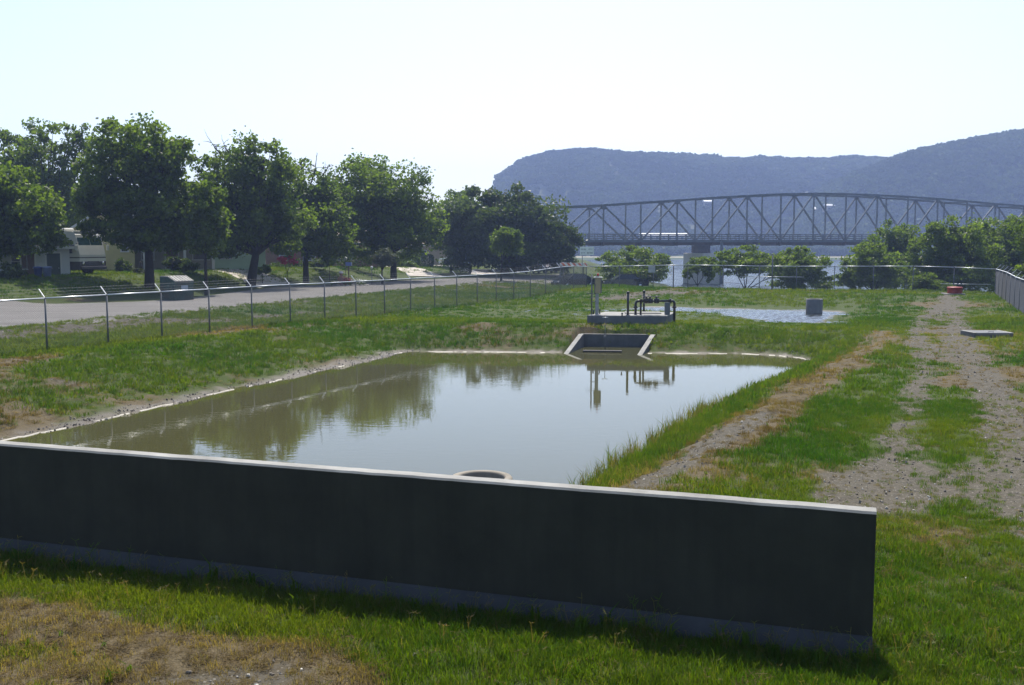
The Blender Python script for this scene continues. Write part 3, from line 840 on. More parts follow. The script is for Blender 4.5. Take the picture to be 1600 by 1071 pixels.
# stalks standing over the water on the near right bank
tt = rng.uniform(17.5, 40, 260); ss = -6.7 + rng.normal(size=260) * 0.25; x, y = xy(ss, tt); ok = (pond1(x, y) > -0.05); x, y = x[ok], y[ok]
emit(x, y, (6, 7), 0.9, 1.6, rng.uniform(0.2, 0.6, len(x)), rng.uniform(0.2, 0.7, len(x)))
# lone tussocks, broad weeds, seed stalks by the footing
x, y = field(5.5, 30, 1500); g, d, mu = masks(x, y); ok = (g < 0.6) & (pond1(x, y) > 0.6) & (rng.random(len(x)) < 0.35) & ~blocked(x, y)
emit(x[ok], y[ok], (8, 9), 0.35, 0.8, rng.uniform(0, 0.25, ok.sum()), rng.uniform(0.1, 0.9, ok.sum()), 0.25)
x, y = field(30, 62, 1500); g, d, mu = masks(x, y); ok = (pond1(x, y) > 0.7) & (pond2(x, y) > 0.2) & (rng.random(len(x)) < 0.35) & ~blocked(x, y)
emit(x[ok], y[ok], (6, 7), 0.35, 0.7, rng.uniform(0, 0.3, ok.sum()), rng.uniform(0.1, 0.6, ok.sum()), 0.25)
a = rng.uniform(-14, 0.6, 900); b = -0.10 - np.abs(rng.normal(size=900)) * 0.13 - 0.02
x = WA[0] + a * wall_dir[0] + b * wall_nrm[0]; y = WA[1] + a * wall_dir[1] + b * wall_nrm[1]
emit(x, y, (0, 1, 2, 3, 8, 10, 11), 0.7, 1.35, rng.uniform(0, 0.45, 900), rng.uniform(0.1, 0.8, 900))
x, y = field(6.0, 13, 900); ok = ~blocked(x, y) & (masks(x, y)[0] < 0.5)
emit(x[ok], y[ok], (10, 11), 0.6, 1.1, rng.uniform(0.2, 0.8, ok.sum()), rng.uniform(0.3, 0.9, ok.sum()))
for Y0, Y1, n in ((5.3, 14, 9000), (14, 34, 12000)):
    x, y = field(Y0, Y1, n); g, d, mu = masks(x, y); ok = (rng.random(n) < np.clip(d * 0.8 + 0.10 + 0.25 * g, 0, 1) * (1 - 0.4 * g)) & (pond1(x, y) > 0.1) & ~blocked(x, y)
    x, y = x[ok], y[ok]; emit(x, y, (12, 13), 0.7, 1.3, np.full(len(x), 1.0), rng.random(len(x)) ** 1.5 * 0.8, 0.2)
x, y = field(5.5, 16, 1600, 0.62); ok = (x > 2.0) & ~blocked(x, y) & (masks(x, y)[0] < 0.4) & (rng.random(1600) < fbm(x * 0.8, y * 0.8, 2)); x, y = x[ok], y[ok]
emit(x, y, (8, 9), 0.3, 0.75, rng.uniform(0, 0.5, len(x)), rng.uniform(0.0, 1.0, len(x)), 0.35)
scatter('grass', np.concatenate(P_), np.concatenate(R_), np.concatenate(S_), np.concatenate(K_), gsrc,
        {'dry': np.concatenate(D_), 'hue': np.concatenate(U_)}, 'mixed green and dry grass over the banks and verges')
# stones and chips
def stone(rg, r=0.03):
    b = MB(); b.ball((0, 0, 0), 1.0, 6, 4); V = np.array(b.v); V = V * (1 + rg.normal(size=(len(V), 1)) * 0.22) * np.array([1, 0.75, 0.5]) * r
    return V, b.f
t = NT('stone_chip'); p = t.n('BsdfPrincipled'); p.inputs['Roughness'].default_value = 0.85
a = t.n('Attribute', attribute_name='hue', attribute_type='INSTANCER').outputs['Fac']
t.l(t.ramp(a, [(0, (0.10, 0.085, 0.07)), (0.7, (0.26, 0.23, 0.19)), (1, (0.52, 0.49, 0.43))]), p.inputs['Base Color']); M_stone = t.done(p.outputs[0])
ssrc = []
for k in range(3):
    V, F = stone(rng); me = bpy.data.meshes.new('stone'); me.from_pydata([tuple(v) for v in V], [], F); me.materials.append(M_stone); ssrc.append(src('stone', me))
PP, HH, SS = [], [], []
for Y0, Y1, n, s0, s1 in ((5.5, 13, 12000, 0.2, 1.25), (13, 26, 15000, 0.3, 1.1), (26, 60, 14000, 0.5, 1.7)):
    x, y = field(Y0, Y1, n); g, d, mu = masks(x, y)
    ok = (rng.random(n) < np.maximum(g * 0.9, 0.02)) & (pond1(x, y) > 0.05) & ~blocked(x, y) & (pond2(x, y) > 0.1)
    x, y = x[ok], y[ok]; s = s0 + (s1 - s0) * rng.random(len(x)) ** 2.5
    PP.append(np.stack([x, y, G(x, y) + 0.004], -1)); SS.append(s); HH.append(rng.random(len(x)) ** 1.6)
# broken stone along the waterline
tt = rng.uniform(15, 45, 2200); side = rng.random(2200)
ss = np.where(side < 0.6, -20.7 - 1.6 * (tt - 16.6) / 21.4, -6.6) + rng.normal(size=2200) * 0.25
x, y = xy(ss, tt); e = pond1(x, y); ok = (e > -0.02) & (e < 0.22); x, y = x[ok], y[ok]
PP.append(np.stack([x, y, G(x, y) + 0.004], -1)); SS.append(rng.uniform(0.3, 1.5, len(x))); HH.append(rng.random(len(x)) ** 2)
P = np.concatenate(PP); s = np.concatenate(SS); N = len(P)
scatter('gravel', P, rng.uniform(0, 6.28, (N, 3)), np.stack([s, s, s], -1), rng.integers(0, 3, N), ssrc, {'hue': np.concatenate(HH)}, 'pale stones and gravel chips on the track and banks')
# rim of wet silt and foam along the waterline, sky glint painted as pale tone
def rim(name, pts, w, z, mat):
    V = []; F = []
    for i, (x, y) in enumerate(pts):
        q = np.array(pts[min(i + 1, len(pts) - 1)]) - np.array(pts[max(i - 1, 0)]); q = q / np.linalg.norm(q); n_ = np.array([-q[1], q[0]])
        ww = w * (0.35 + 1.3 * fbm(x * 1.2, y * 1.2, 2)); o_ = (fbm(x * 2.1 + 8, y * 2.1, 2) - 0.5) * 0.14
        for k, zz in ((-1, -0.02), (0, 0.03), (1, -0.02)):
            V.append((x + n_[0] * (ww * k + o_), y + n_[1] * (ww * k + o_), z + zz * 0.6))
    for i in range(len(pts) - 1):
        if fbm(pts[i][0] * 2.2 + 3, pts[i][1] * 2.2, 2) < 0.41 or inpoly(np.array([pts[i][0]]), np.array([pts[i][1]]), CHUTE_CUT)[0]: continue
        for k in (0, 1): F.append((i * 3 + k, i * 3 + k + 1, i * 3 + 4 + k, i * 3 + 3 + k))
    o = link(name, npmesh(name, np.array(V), np.array(F), mat, smooth=True)); o['kind'] = 'structure'; return o
def shoreline(p0s, dirs, lo=-3.0, hi=3.0):
    """walk across the edge along each direction until the ground meets the water"""
    out = []
    for (x0, y0), (dx, dy) in zip(p0s, dirs):
        ks = np.linspace(lo, hi, 80); e = pond1(x0 + dx * ks, y0 + dy * ks); i = np.argmax(e > 0.0); out.append((x0 + dx * ks[i], y0 + dy * ks[i]))
    return out
M_silt = simple('wet_silt_with_glint', (0.22, 0.20, 0.165), 0.6, var=0.35, scale=2.5, bump=0.3, spec=0.6)
tt = np.linspace(16, 37.5, 320)
rim('silt_rim', shoreline([xy(-20.7 - 1.6 * (q - 16.6) / 21.4, q) for q in tt], [(-RT[0], -RT[1])] * 320), 0.03, WZ1 + 0.005, M_silt)
sg = np.linspace(-21.5, -9.4, 220)
rim('silt_rim', shoreline([xy(q, min(38 + 5 * (q + 22.3) / 13.2, 43.1)) for q in sg], [AX] * 220), 0.032, WZ1 + 0.005, M_silt)
an = np.linspace(0, 1.45, 70)
rim('silt_rim', shoreline([xy(-8.8 + 2.2 * math.sin(q), 40.9 + 2.2 * math.cos(q)) for q in an], [(RT[0] * math.sin(q) + AX[0] * math.cos(q), RT[1] * math.sin(q) + AX[1] * math.cos(q)) for q in an]), 0.032, WZ1 + 0.005, M_silt)
# ------------------------------------------------------------------ road, drives
M_road = None
t = NT('worn_asphalt'); p = t.n('BsdfPrincipled'); p.inputs['Roughness'].default_value = 0.9; p.inputs['Specular IOR Level'].default_value = 0.25
v = t.pos()
c = t.ramp(t.noise(0.5, 6, 0.65, v), [(0.3, (0.125, 0.118, 0.112)), (0.7, (0.185, 0.175, 0.165))])
mp = t.n('Mapping'); mp.inputs['Rotation'].default_value = (0, 0, -ROT_ROAD); mp.inputs['Scale'].default_value = (0.06, 1.1, 1); t.l(v, mp.inputs['Vector'])
c = t.mix(t.ramp(t.noise(1.0, 4, 0.6, mp.outputs[0]), [(0.5, (0, 0, 0)), (0.7, (0.6,) * 3)]), c, (0.07, 0.066, 0.063))
c = t.mix(t.ramp(t.noise(18, 3, 0.7, v), [(0.4, (0, 0, 0)), (0.8, (0.5,) * 3)]), c, (0.24, 0.225, 0.20))
t.l(c, p.inputs['Base Color']); M_road = t.done(p.outputs[0])
def ribbon(name, A, B, n, m, dz, mat, thick=0.0):
    """a strip draped on the ground between two edge lines"""
    def res(L, n):
        L = np.array(L, float); d = np.r_[0, np.cumsum(np.hypot(*np.diff(L, axis=0).T))]; q = np.linspace(0, d[-1], n)
        return np.stack([np.interp(q, d, L[:, 0]), np.interp(q, d, L[:, 1])], -1)
    a = res(A, n); b = res(B, n); w = np.linspace(0, 1, m)[None, :, None]
    Pp = a[:, None] * (1 - w) + b[:, None] * w
    Z = G(Pp[..., 0], Pp[..., 1]) + dz
    Z[:, 0] -= 0.06; Z[:, -1] -= 0.06
    V = np.concatenate([Pp, Z[..., None]], -1).reshape(-1, 3); ii = np.arange(n * m).reshape(n, m)
    F = np.stack([ii[:-1, :-1], ii[:-1, 1:], ii[1:, 1:], ii[1:, :-1]], -1).reshape(-1, 4)
    o = link(name, npmesh(name, V, F, mat, smooth=True)); o['kind'] = 'structure'; return o
zR = 0.35
near = [tuple(at(x, y, zR)[:2]) for x, y in ((-420, 545), (-150, 523), (0, 510.5), (156, 503), (312, 485), (500, 465), (700, 447.5), (785, 440.5), (878, 433))]
far = [tuple(at(x, y, zR)[:2]) for x, y in ((-420, 495), (-150, 482), (0, 476.5), (100, 474), (215, 471), (300, 465.5), (365, 456), (440, 448), (560, 442), (640, 437.5), (720, 434), (800, 431), (885, 427.5))]
ribbon('road', near, far, 160, 16, 0.05, M_road)
M_drive = simple('drive_concrete', (0.40, 0.36, 0.31), 0.9, scale=0.8, var=0.2)
def gp(px, Y): q = place(px, Y); return (q[0], q[1])
# a drive from the road up to the green house, and two on the right
ribbon('driveway', [gp(455, 86), gp(405, 88), gp(300, 87)], [gp(405, 80), gp(360, 82.5), gp(270, 84)], 40, 6, 0.06, M_drive)
ribbon('driveway', [gp(705, 113), gp(655, 121), gp(610, 130)], [gp(640, 109), gp(600, 118), gp(560, 127)], 40, 6, 0.06, M_drive)
ribbon('driveway', [gp(815, 122), gp(740, 130), gp(690, 139), gp(655, 147)], [gp(768, 119), gp(705, 128), gp(655, 137), gp(620, 145)], 40, 6, 0.06, M_drive)

# ------------------------------------------------------------------ chain link fences
M_galv = simple('galvanised_steel', (0.55, 0.56, 0.57), 0.38, 0.6, 0.15, 6, 0.05)
M_galv_dull = simple('dull_galvanised_post', (0.13, 0.135, 0.14), 0.55, 0.35, 0.2, 6, 0.05)
M_wire = simple('fence_wire', (0.10, 0.105, 0.11), 0.55, 0.35, 0.1, 3, 0)
def chain_link(length, z0f, z1, cell, r):
    """crossing diagonal strands in local x-z, ground following"""
    V = []; F = []
    hgt = z1
    n = int((length + hgt) / cell)
    for sgn in (1, -1):
        for i in range(n + 1):
            xa = i * cell - hgt if sgn > 0 else i * cell; xb = xa + hgt * sgn
            za, zb = 0.0, hgt
            # clip to [0, length]
            pts = []
            for (x, z), (x2, z2) in (((xa, za), (xb, zb)),):
                dx, dz = x2 - x, z2 - z; k0, k1 = 0.0, 1.0
                for lim, s_ in ((0.0, 1), (length, -1)):
                    f0 = (x - lim) * s_; f1 = (x2 - lim) * s_
                    if f0 < 0 and f1 < 0: k0, k1 = 1, 0; break
                    if f0 < 0: k0 = max(k0, f0 / (f0 - f1))
                    if f1 < 0: k1 = min(k1, f0 / (f0 - f1))
                if k1 - k0 < 0.02: continue
                pts = [(x + dx * k0, z + dz * k0), (x + dx * k1, z + dz * k1)]
            if not pts: continue
            b = len(V); yo = 0.004 * sgn
            for (x, z) in pts:
                g = z0f(x) * (1 - z / hgt)
                V += [(x - r, yo, z + g), (x + r, yo, z + g), (x, yo + r * 1.7, z + g)]
            F += [(b, b + 1, b + 4, b + 3), (b + 1, b + 2, b + 5, b + 4), (b + 2, b, b + 3, b + 5)]
    return np.array(V), np.array(F)
def fence(name_label, a, b, spacing, group=None, arms=True, arm_side=1, height=1.85, rails=(), tall=(), gate=None):
    a = np.array(a); b = np.array(b); d = b - a; L = np.hypot(*d); d = d / L
    za = Gs(*a); root = thing('chain_link_fence', name_label, 'fence', (a[0], a[1], 0), math.atan2(d[1], d[0]), group)
    zf = lambda x: Gs(a[0] + d[0] * x, a[1] + d[1] * x)
    n = int(round(L / spacing)); xs = [i * L / n for i in range(n + 1)]
    # heights: rail runs straight between smoothed post tops
    zs = [H0(np.array([a[0] + d[0] * x]), np.array([a[1] + d[1] * x]))[0] for x in xs]
    postm = MB().tube([(0, 0, -0.4), (0, 0, height)], 0.032, 8).lathe([(0.04, height - 0.03), (0.042, height), (0.03, height + 0.03), (0.0, height + 0.04)], 8).mesh('post', M_galv_dull)
    armm = MB().beam((0, 0, height), (0, arm_side * 0.30, height + 0.32), 0.03, 0.03).mesh('barb_arm', M_galv)
    for x, z in zip(xs, zs):
        po = link('post', postm, root, (x, 0, z))
        if arms: link('barb_arm', armm, po)
    for i in range(n):
        MB().tube([(xs[i], 0, zs[i] + height), (xs[i + 1], 0, zs[i + 1] + height)], 0.032, 6).build('top_rail', M_galv, root)
    for x0, x1, z in rails:
        MB().tube([(x0, 0, z), (x1, 0, z)], 0.026, 6).build('mid_rail', M_galv, root)
    if arms:
        for k in (0.35, 0.68, 1.0):
            pts = [(x, arm_side * 0.30 * k, z + height + 0.32 * k - 0.01) for x, z in zip(xs, zs)]
            o = MB().tube(pts, 0.0035, 4, False)
            for i in range(len(pts) - 1):
                for q in np.linspace(0.05, 0.95, 16):
                    P = [pts[i][j] * (1 - q) + pts[i + 1][j] * q for j in range(3)]
                    o.beam((P[0] - 0.01, P[1] - 0.015, P[2] - 0.015), (P[0] + 0.01, P[1] + 0.015, P[2] + 0.015), 0.004, 0.004)
            o.build('barbed_wire', M_wire, root)
    Vv, Ff = chain_link(L, lambda x: 0.0, height - 0.03, 0.07, 0.0036)
    Vv[:, 2] += np.interp(Vv[:, 0], xs, zs)
    m_ = link('chain_link_mesh', npmesh('chain_link_mesh', Vv, Ff, M_wire), root); m_['kind'] = 'stuff'
    return root
LF0 = np.array([-17.4, 34.0]) - np.array([0.435, 0.9]) * 11.86
fence('chain link fence with barbed wire arms running beside the road', LF0, FA, 2.72)
fence('chain link fence along the far crest in front of the lake', FA, FB, 2.75, arms=False, rails=((12.4, 17.2, 1.35), (26.8, 30.2, 0.95)))
fence('chain link fence with barbed wire at the right edge of the track', FB, FB + np.array([-0.362, -0.932]) * 52, 2.7, arm_side=1)
for px, hh in ((1380, 2.75),):
    q = np.array(FA) + (np.array(FB) - FA) * 0.487
    gpst = thing('gate_post', 'tall grey gate post standing above the far fence', 'post', (q[0] - 0.06, q[1] - 0.12, Gs(*q)))
    MB().tube([(0, 0, -0.3), (0, 0, hh)], 0.05, 8).lathe([(0.06, hh), (0.05, hh + 0.05), (0, hh + 0.07)], 8).build('pole', M_galv_dull, gpst)
# notice board wired to the far fence
q = atY(1017, 421, 80.9)
nb = thing('fence_notice', 'small blank grey board wired to the far fence beside the water', 'sign', (q[0], q[1] - 0.55, q[2]), math.atan2(FB[1] - FA[1], FB[0] - FA[0]))
MB().bbox(-0.27, 0.27, -0.02, 0.0, -0.26, 0.26, 0.006).build('board', simple('grey_board', (0.36, 0.37, 0.38), 0.6), nb)
MB().tube([(-0.2, 0.03, -0.3), (-0.2, 0.03, 0.3)], 0.012, 6).build('bracket', M_galv_dull, nb)
MB().tube([(0.2, 0.03, -0.3), (0.2, 0.03, 0.3)], 0.012, 6).build('bracket', M_galv_dull, nb)

# ------------------------------------------------------------------ inlet chute on the far bank
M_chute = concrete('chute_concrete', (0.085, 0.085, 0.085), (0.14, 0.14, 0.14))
ch = thing('concrete_inlet', 'concrete inlet with two sloping wing walls on the far bank', 'inlet', (CB0[0], CB0[1], 0))
C0 = np.array([0, 0]); C1 = CB1[:2] - CB0[:2]; wv = CW0[:2] - CB0[:2]; wv1 = CW1[:2] - CB1[:2]
zt0, zt1 = -0.32, -0.32
def wing(base, vec, nm):
    vec = np.array(vec) * 1.22; n_ = np.array([-vec[1], vec[0]]); n_ = n_ / np.linalg.norm(n_) * 0.105
    prof_ = [(0.0, zt0), (0.06, zt0), (1.0, WZ1 - 0.12), (1.0, -1.6), (0.0, -1.6)]
    V = [(*(base + vec * a + n_ * sg), z) for sg in (-1, 1) for a, z in prof_]
    return MB().add(V, [(0, 1, 2, 3, 4), (9, 8, 7, 6, 5)] + [(i, (i + 1) % 5, 5 + (i + 1) % 5, 5 + i) for i in range(5)])
def toplight(o, thr=0.35):  # recolours upward faces paler, sunlight put into the material
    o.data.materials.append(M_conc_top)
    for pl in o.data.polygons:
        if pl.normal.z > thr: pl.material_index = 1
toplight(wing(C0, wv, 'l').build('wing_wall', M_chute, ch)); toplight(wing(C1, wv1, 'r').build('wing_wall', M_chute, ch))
d1 = C1 / np.linalg.norm(C1); nn = np.array([-d1[1], d1[0]])
b = MB(); V = [(*(C0 - d1 * 0.02 + nn * k), z) for k in (0.03, 0.2) for z in (-1.6, zt0 - 0.003)] + [(*(C1 + d1 * 0.02 + nn * k), z) for k in (0.03, 0.2) for z in (-1.6, zt0 - 0.003)]
b.add(V, [(0, 1, 5, 4), (2, 6, 7, 3), (1, 3, 7, 5), (0, 4, 6, 2), (0, 2, 3, 1), (4, 5, 7, 6)])
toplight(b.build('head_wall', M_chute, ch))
b = MB(); V = [(*C0, -1.15), (*C1, -1.15), (*(C1 + wv1 * 1.2), -1.35), (*(C0 + wv * 1.2), -1.35)]
b.add(V, [(0, 1, 2, 3)]).build('apron', M_chute, ch)
# dark board across the mouth and the gate key
q = at(941, 549.5, WZ1 + 0.03)
bd = thing('floating_board', 'dark timber board lying at the waterline in the inlet', 'board', (q[0], q[1], WZ1 + 0.02), math.atan2(d1[1], d1[0]))
MB().bbox(-0.85, 0.85, -0.10, 0.10, -0.05, 0.06, 0.012).build('plank', simple('wet_timber', (0.035, 0.03, 0.028), 0.5, scale=8), bd)
q = at(945, 524, -0.32)
gk = thing('valve_key', 'thin steel valve key with a T handle rising out of the inlet', 'valve key', (q[0], q[1] - 0.16, 0))
MB().tube([(0, 0, -1.2), (0, 0, 0.50)], 0.014, 6).build('rod', M_galv_dull, gk)
MB().tube([(-0.13, 0, 0.50), (0.13, 0, 0.50)], 0.018, 6).build('handle', M_galv, gk)
MB().box(-0.05, 0.05, 0.02, 0.14, -0.42, -0.35).build('guide_bracket', M_galv_dull, gk)

# ------------------------------------------------------------------ valve platform
S0, S1, S2, S3 = [Vector((*p_, 0)) for p_ in SLAB]
slab = thing('valve_platform', 'raised concrete platform carrying pipes and a control box', 'platform', (S0.x, S0.y, 0), math.atan2((S1 - S0).y, (S1 - S0).x))
inv = Matrix.Rotation(-math.atan2((S1 - S0).y, (S1 - S0).x), 3, 'Z')
Ls = [inv @ (q - S0) for q in (S0, S1, S2, S3)]
PT = 0.43
b = MB(); c_ = sum((Vector(q) for q in Ls), Vector()) / 4
V = []
for z, ins in ((-0.25, 0), (PT - 0.025, 0), (PT, 0.025)):
    for q in Ls:
        q2 = q + (c_ - q).normalized() * ins * 1.4; V.append((q2.x, q2.y, z))
b.add(V, [(0, 1, 5, 4), (1, 2, 6, 5), (2, 3, 7, 6), (3, 0, 4, 7), (4, 5, 9, 8), (5, 6, 10, 9), (6, 7, 11, 10), (7, 4, 8, 11), (8, 9, 10, 11)])
sl = b.build('slab', concrete('platform_concrete', (0.10, 0.105, 0.11), (0.16, 0.165, 0.17)), slab); toplight(sl, 0.6)
def onslab(px, py):
    q = inv @ (Vector((*at(px, py, PT)[:2], 0)) - S0); return q.x, q.y
x, y = onslab(1005, 489.5); 
MB().bbox(x - 0.9, x + 0.85, y - 0.5, y + 0.45, PT, PT + 0.05, 0.01).build('hatch_slab', M_conc_top, slab)
# control box on its post
M_steel_d = simple('dark_painted_pipe', (0.022, 0.024, 0.026), 0.35, 0.3, 0.3, 5, 0.1, 0.6, (0.07, 0.04, 0.025))
M_beige = simple('beige_enamel', (0.33, 0.27, 0.16), 0.5, scale=2, var=0.1)
M_beige_d = simple('grey_enamel', (0.10, 0.105, 0.10), 0.5)
qx, qy = onslab(926, 492); w = inv
q = slab.matrix_world
cbp = at(926, 491.5, PT)
cb = thing('control_box', 'beige electrical control box on grey posts at the left end of the platform', 'control box', (cbp[0], cbp[1], PT), 0.10)
MB().tube([(-0.05, 0, 0), (-0.05, 0, 1.93)], 0.035, 8).lathe([(0.09, 0), (0.09, 0.02), (0.035, 0.025)], 10, (-0.05, 0, 0)).build('post', M_galv_dull, cb)
MB().box(0.14, 0.30, 0.03, 0.09, 0, 1.0).build('conduit_channel', simple('grey_channel', (0.26, 0.27, 0.28), 0.5), cb)
MB().bbox(0.10, 0.42, -0.08, 0.16, 1.02, 1.76, 0.015).build('cabinet', M_beige_d, cb)
dr = MB().bbox(0.10, 0.36, -0.105, -0.082, 1.03, 1.75, 0.006).build('cabinet_door', M_beige, cb)
MB().box(0.115, 0.13, -0.125, -0.105, 1.35, 1.45).build('latch', M_galv_dull, dr)
MB().bbox(0.06, 0.46, -0.12, 0.19, 1.765, 1.80, 0.01).build('hood', M_galv, cb)
MB().bbox(0.12, 0.30, -0.10, 0.05, 1.81, 1.86, 0.012).build('meter_base', M_beige_d, cb)
MB().lathe([(0.0, 0.0), (0.045, 0.0), (0.045, 0.07), (0.03, 0.10), (0.0, 0.11)], 10, (0.24, -0.02, 1.86)).build('warning_light', simple('red_lens', (0.5, 0.01, 0.02), 0.25, bump=0), cb)
MB().tube([(-0.05, 0, 1.0), (-0.32, 0.03, 1.03)], 0.016, 6).build('bracing_arm', M_galv_dull, cb)
for zz in (0.62, 1.0): MB().tube([(-0.05, 0, zz), (0.16, 0.05, zz)], 0.02, 6).build('bracing_arm', M_galv_dull, cb)
MB().tube([(0.36, 0.06, 0.0), (0.36, 0.06, 0.18), (0.33, 0.06, 0.26)], 0.03, 8).build('conduit', M_steel_d, cb)
MB().tube([(0.05, 0.06, 0.0), (0.05, 0.06, 0.22)], 0.035, 8).build('conduit', M_steel_d, cb)
# vent standpipes
for px, py, hh, r, lb in ((981, 493, 1.12, 0.055, 'dark standpipe alone in the middle of the platform'), (1006, 487.5, 1.05, 0.05, 'dark standpipe just behind the pipe manifold')):
    q = at(px, py, PT)
    sp = thing('standpipe', lb, 'pipe', (q[0], q[1], PT), 0, 'standpipes on the platform')
    MB().tube([(0, 0, -0.02), (0, 0, hh)], r, 12).build('pipe', M_steel_d, sp)
    MB().lathe([(r + 0.015, hh - 0.10), (r + 0.02, hh - 0.09), (r + 0.02, hh), (r * 0.7, hh + 0.03), (0, hh + 0.035)], 12).build('cap', M_steel_d, sp)
    MB().lathe([(r * 2, 0), (r * 2, 0.03), (r, 0.035)], 12).build('flange', M_steel_d, sp)
q = at(972, 494, PT)
st_ = thing('pipe_stub', 'short capped pipe stub near the front edge of the platform', 'pipe', (q[0], q[1], PT))
MB().lathe([(0.03, 0), (0.03, 0.10), (0.045, 0.10), (0.045, 0.15), (0.0, 0.16)], 10).build('stub', M_steel_d, st_)
# manifold
q0 = at(993, 492, PT); 
ma = thing('pipe_manifold', 'dark steel pipe manifold with row of valves crossing the platform', 'pipe', (q0[0], q0[1], PT), 0.03)
sc_ = q0[1] / 1570.0; Lm = 61 * sc_; hm = 0.66
def elbow(pts): return pts
MB().tube([(0, 0, -0.02), (0, 0, hm - 0.15), (0.03, 0, hm - 0.05), (0.12, 0, hm), (0.3, 0, hm)], 0.062, 12).build('riser', M_steel_d, ma)
MB().tube([(0.3, 0, hm), (Lm - 0.16, 0, hm)], 0.055, 12).build('header', M_steel_d, ma)
MB().tube([(Lm - 0.2, 0, hm), (Lm - 0.10, 0, hm), (Lm - 0.02, 0, hm - 0.05), (Lm, 0, hm - 0.14), (Lm, 0, -0.55)], 0.062, 12).build('riser', M_steel_d, ma)
for x in (0.0, Lm): MB().lathe([(0.10, hm - 0.30), (0.10, hm - 0.26), (0.062, hm - 0.255)], 12, (x, 0, 0)).lathe([(0.062, hm - 0.345), (0.10, hm - 0.34), (0.10, hm - 0.305)], 12, (x, 0, 0)).build('flange', M_steel_d, ma)
for x in (0.27, 0.42, 0.60, 0.78, 0.93, 1.08, Lm - 0.2):
    bb = MB()
    for k in (-0.022, 0.022):
        bb.tube([(x + k - 0.014, 0, hm), (x + k + 0.014, 0, hm)], 0.125, 12)
    bb.build('flange', M_steel_d, ma)
for x in (0.51, 0.69, 1.0):
    vb = MB().ball((x, 0, hm), (0.10, 0.13, 0.13), 10, 6).tube([(x, 0, hm + 0.05), (x, 0, hm + 0.22)], 0.04, 8).build('valve_body', M_steel_d, ma)
    hw = MB(); R0 = 0.13
    hw.tube([(x + R0 * math.cos(k * math.pi / 6), R0 * math.sin(k * math.pi / 6), hm + 0.21) for k in range(13)], 0.02, 6, False)
    hw.beam((x - R0, 0, hm + 0.21), (x + R0, 0, hm + 0.21), 0.015, 0.01).beam((x, -R0, hm + 0.21), (x, R0, hm + 0.21), 0.015, 0.01)
    hw.build('handwheel', M_steel_d, vb)
MB().tube([(0.25, 0.02, -0.01), (0.25, 0.02, hm)], 0.05, 10).build('drain_leg', M_steel_d, ma)
MB().bbox(Lm - 0.46, Lm - 0.22, -0.09, 0.12, 0, hm - 0.07, 0.01).build('pier_block', simple('grey_block', (0.13, 0.14, 0.15), 0.8), ma)

# ------------------------------------------------------------------ small concrete things
q = at(1272, 489, WZ2)
bm_ = thing('concrete_standpipe', 'short grey concrete cylinder standing in the second pond', 'manhole', (q[0], q[1], WZ2))
M_cyl = concrete('cylinder_concrete', (0.13, 0.13, 0.13), (0.21, 0.21, 0.205))
MB().lathe([(0.47, -0.7), (0.47, 0.78), (0.455, 0.80), (0.37, 0.80), (0.36, 0.78), (0.36, -0.6)], 32).build('ring_wall', M_cyl, bm_)
MB().lathe([(0.475, 0.36), (0.478, 0.37), (0.478, 0.39), (0.472, 0.40)], 32).build('joint', M_cyl, bm_)
q = at(1551, 527, 0.0)
hb_ = thing('access_hatch', 'low concrete hatch box with a grey metal lid in the grass', 'hatch', (q[0], q[1] + 0.55, Gs(q[0], q[1] + 0.5)), -0.02)
MB().bbox(-0.80, 0.80, -0.66, 0.66, -0.2, 0.16, 0.02).build('curb', concrete('hatch_concrete', (0.10, 0.10, 0.09), (0.16, 0.16, 0.15)), hb_)
MB().bbox(-0.80, -0.66, -0.66, 0.66, 0.163, 0.20, 0.01).build('frame_edge', M_conc_top, hb_)
MB().bbox(0.66, 0.80, -0.66, 0.66, 0.163, 0.20, 0.01).build('frame_edge', M_conc_top, hb_)
ld = MB().bbox(-0.655, 0.655, -0.63, 0.63, 0.163, 0.19, 0.008).build('lid', simple('dull_lid_metal', (0.12, 0.125, 0.13), 0.75, 0.1), hb_)
MB().tube([(-0.1, -0.4, 0.19), (-0.1, -0.4, 0.23), (0.1, -0.4, 0.23), (0.1, -0.4, 0.19)], 0.01, 6).build('lid_handle', M_galv_dull, ld)
q = place(1492, 70.5)
rc = thing('red_valve_cover', 'low red drum cover on a pale slab near the fence corner', 'cover', (q[0], q[1], q[2]))
MB().bbox(-0.75, 0.55, -0.5, 0.5, -0.1, 0.09, 0.02).build('slab', M_conc_top, rc)
MB().lathe([(0.50, 0.09), (0.50, 0.42), (0.52, 0.43), (0.52, 0.50), (0.48, 0.53), (0.0, 0.56)], 24).build('drum', simple('faded_red_paint', (0.30, 0.035, 0.025), 0.5, var=0.2), rc)
# post beyond the fence
q = place(1052, 92)
pp = thing('marker_post', 'thin dark timber post on the lake bank beyond the fence', 'post', q)
MB().tube([(0, 0, -0.5), (0.01, 0, 2.75)], [0.055, 0.045], 8).lathe([(0.045, 2.75), (0.02, 2.80), (0, 2.81)], 8).build('pole', simple('dark_timber', (0.04, 0.035, 0.03), 0.9), pp)
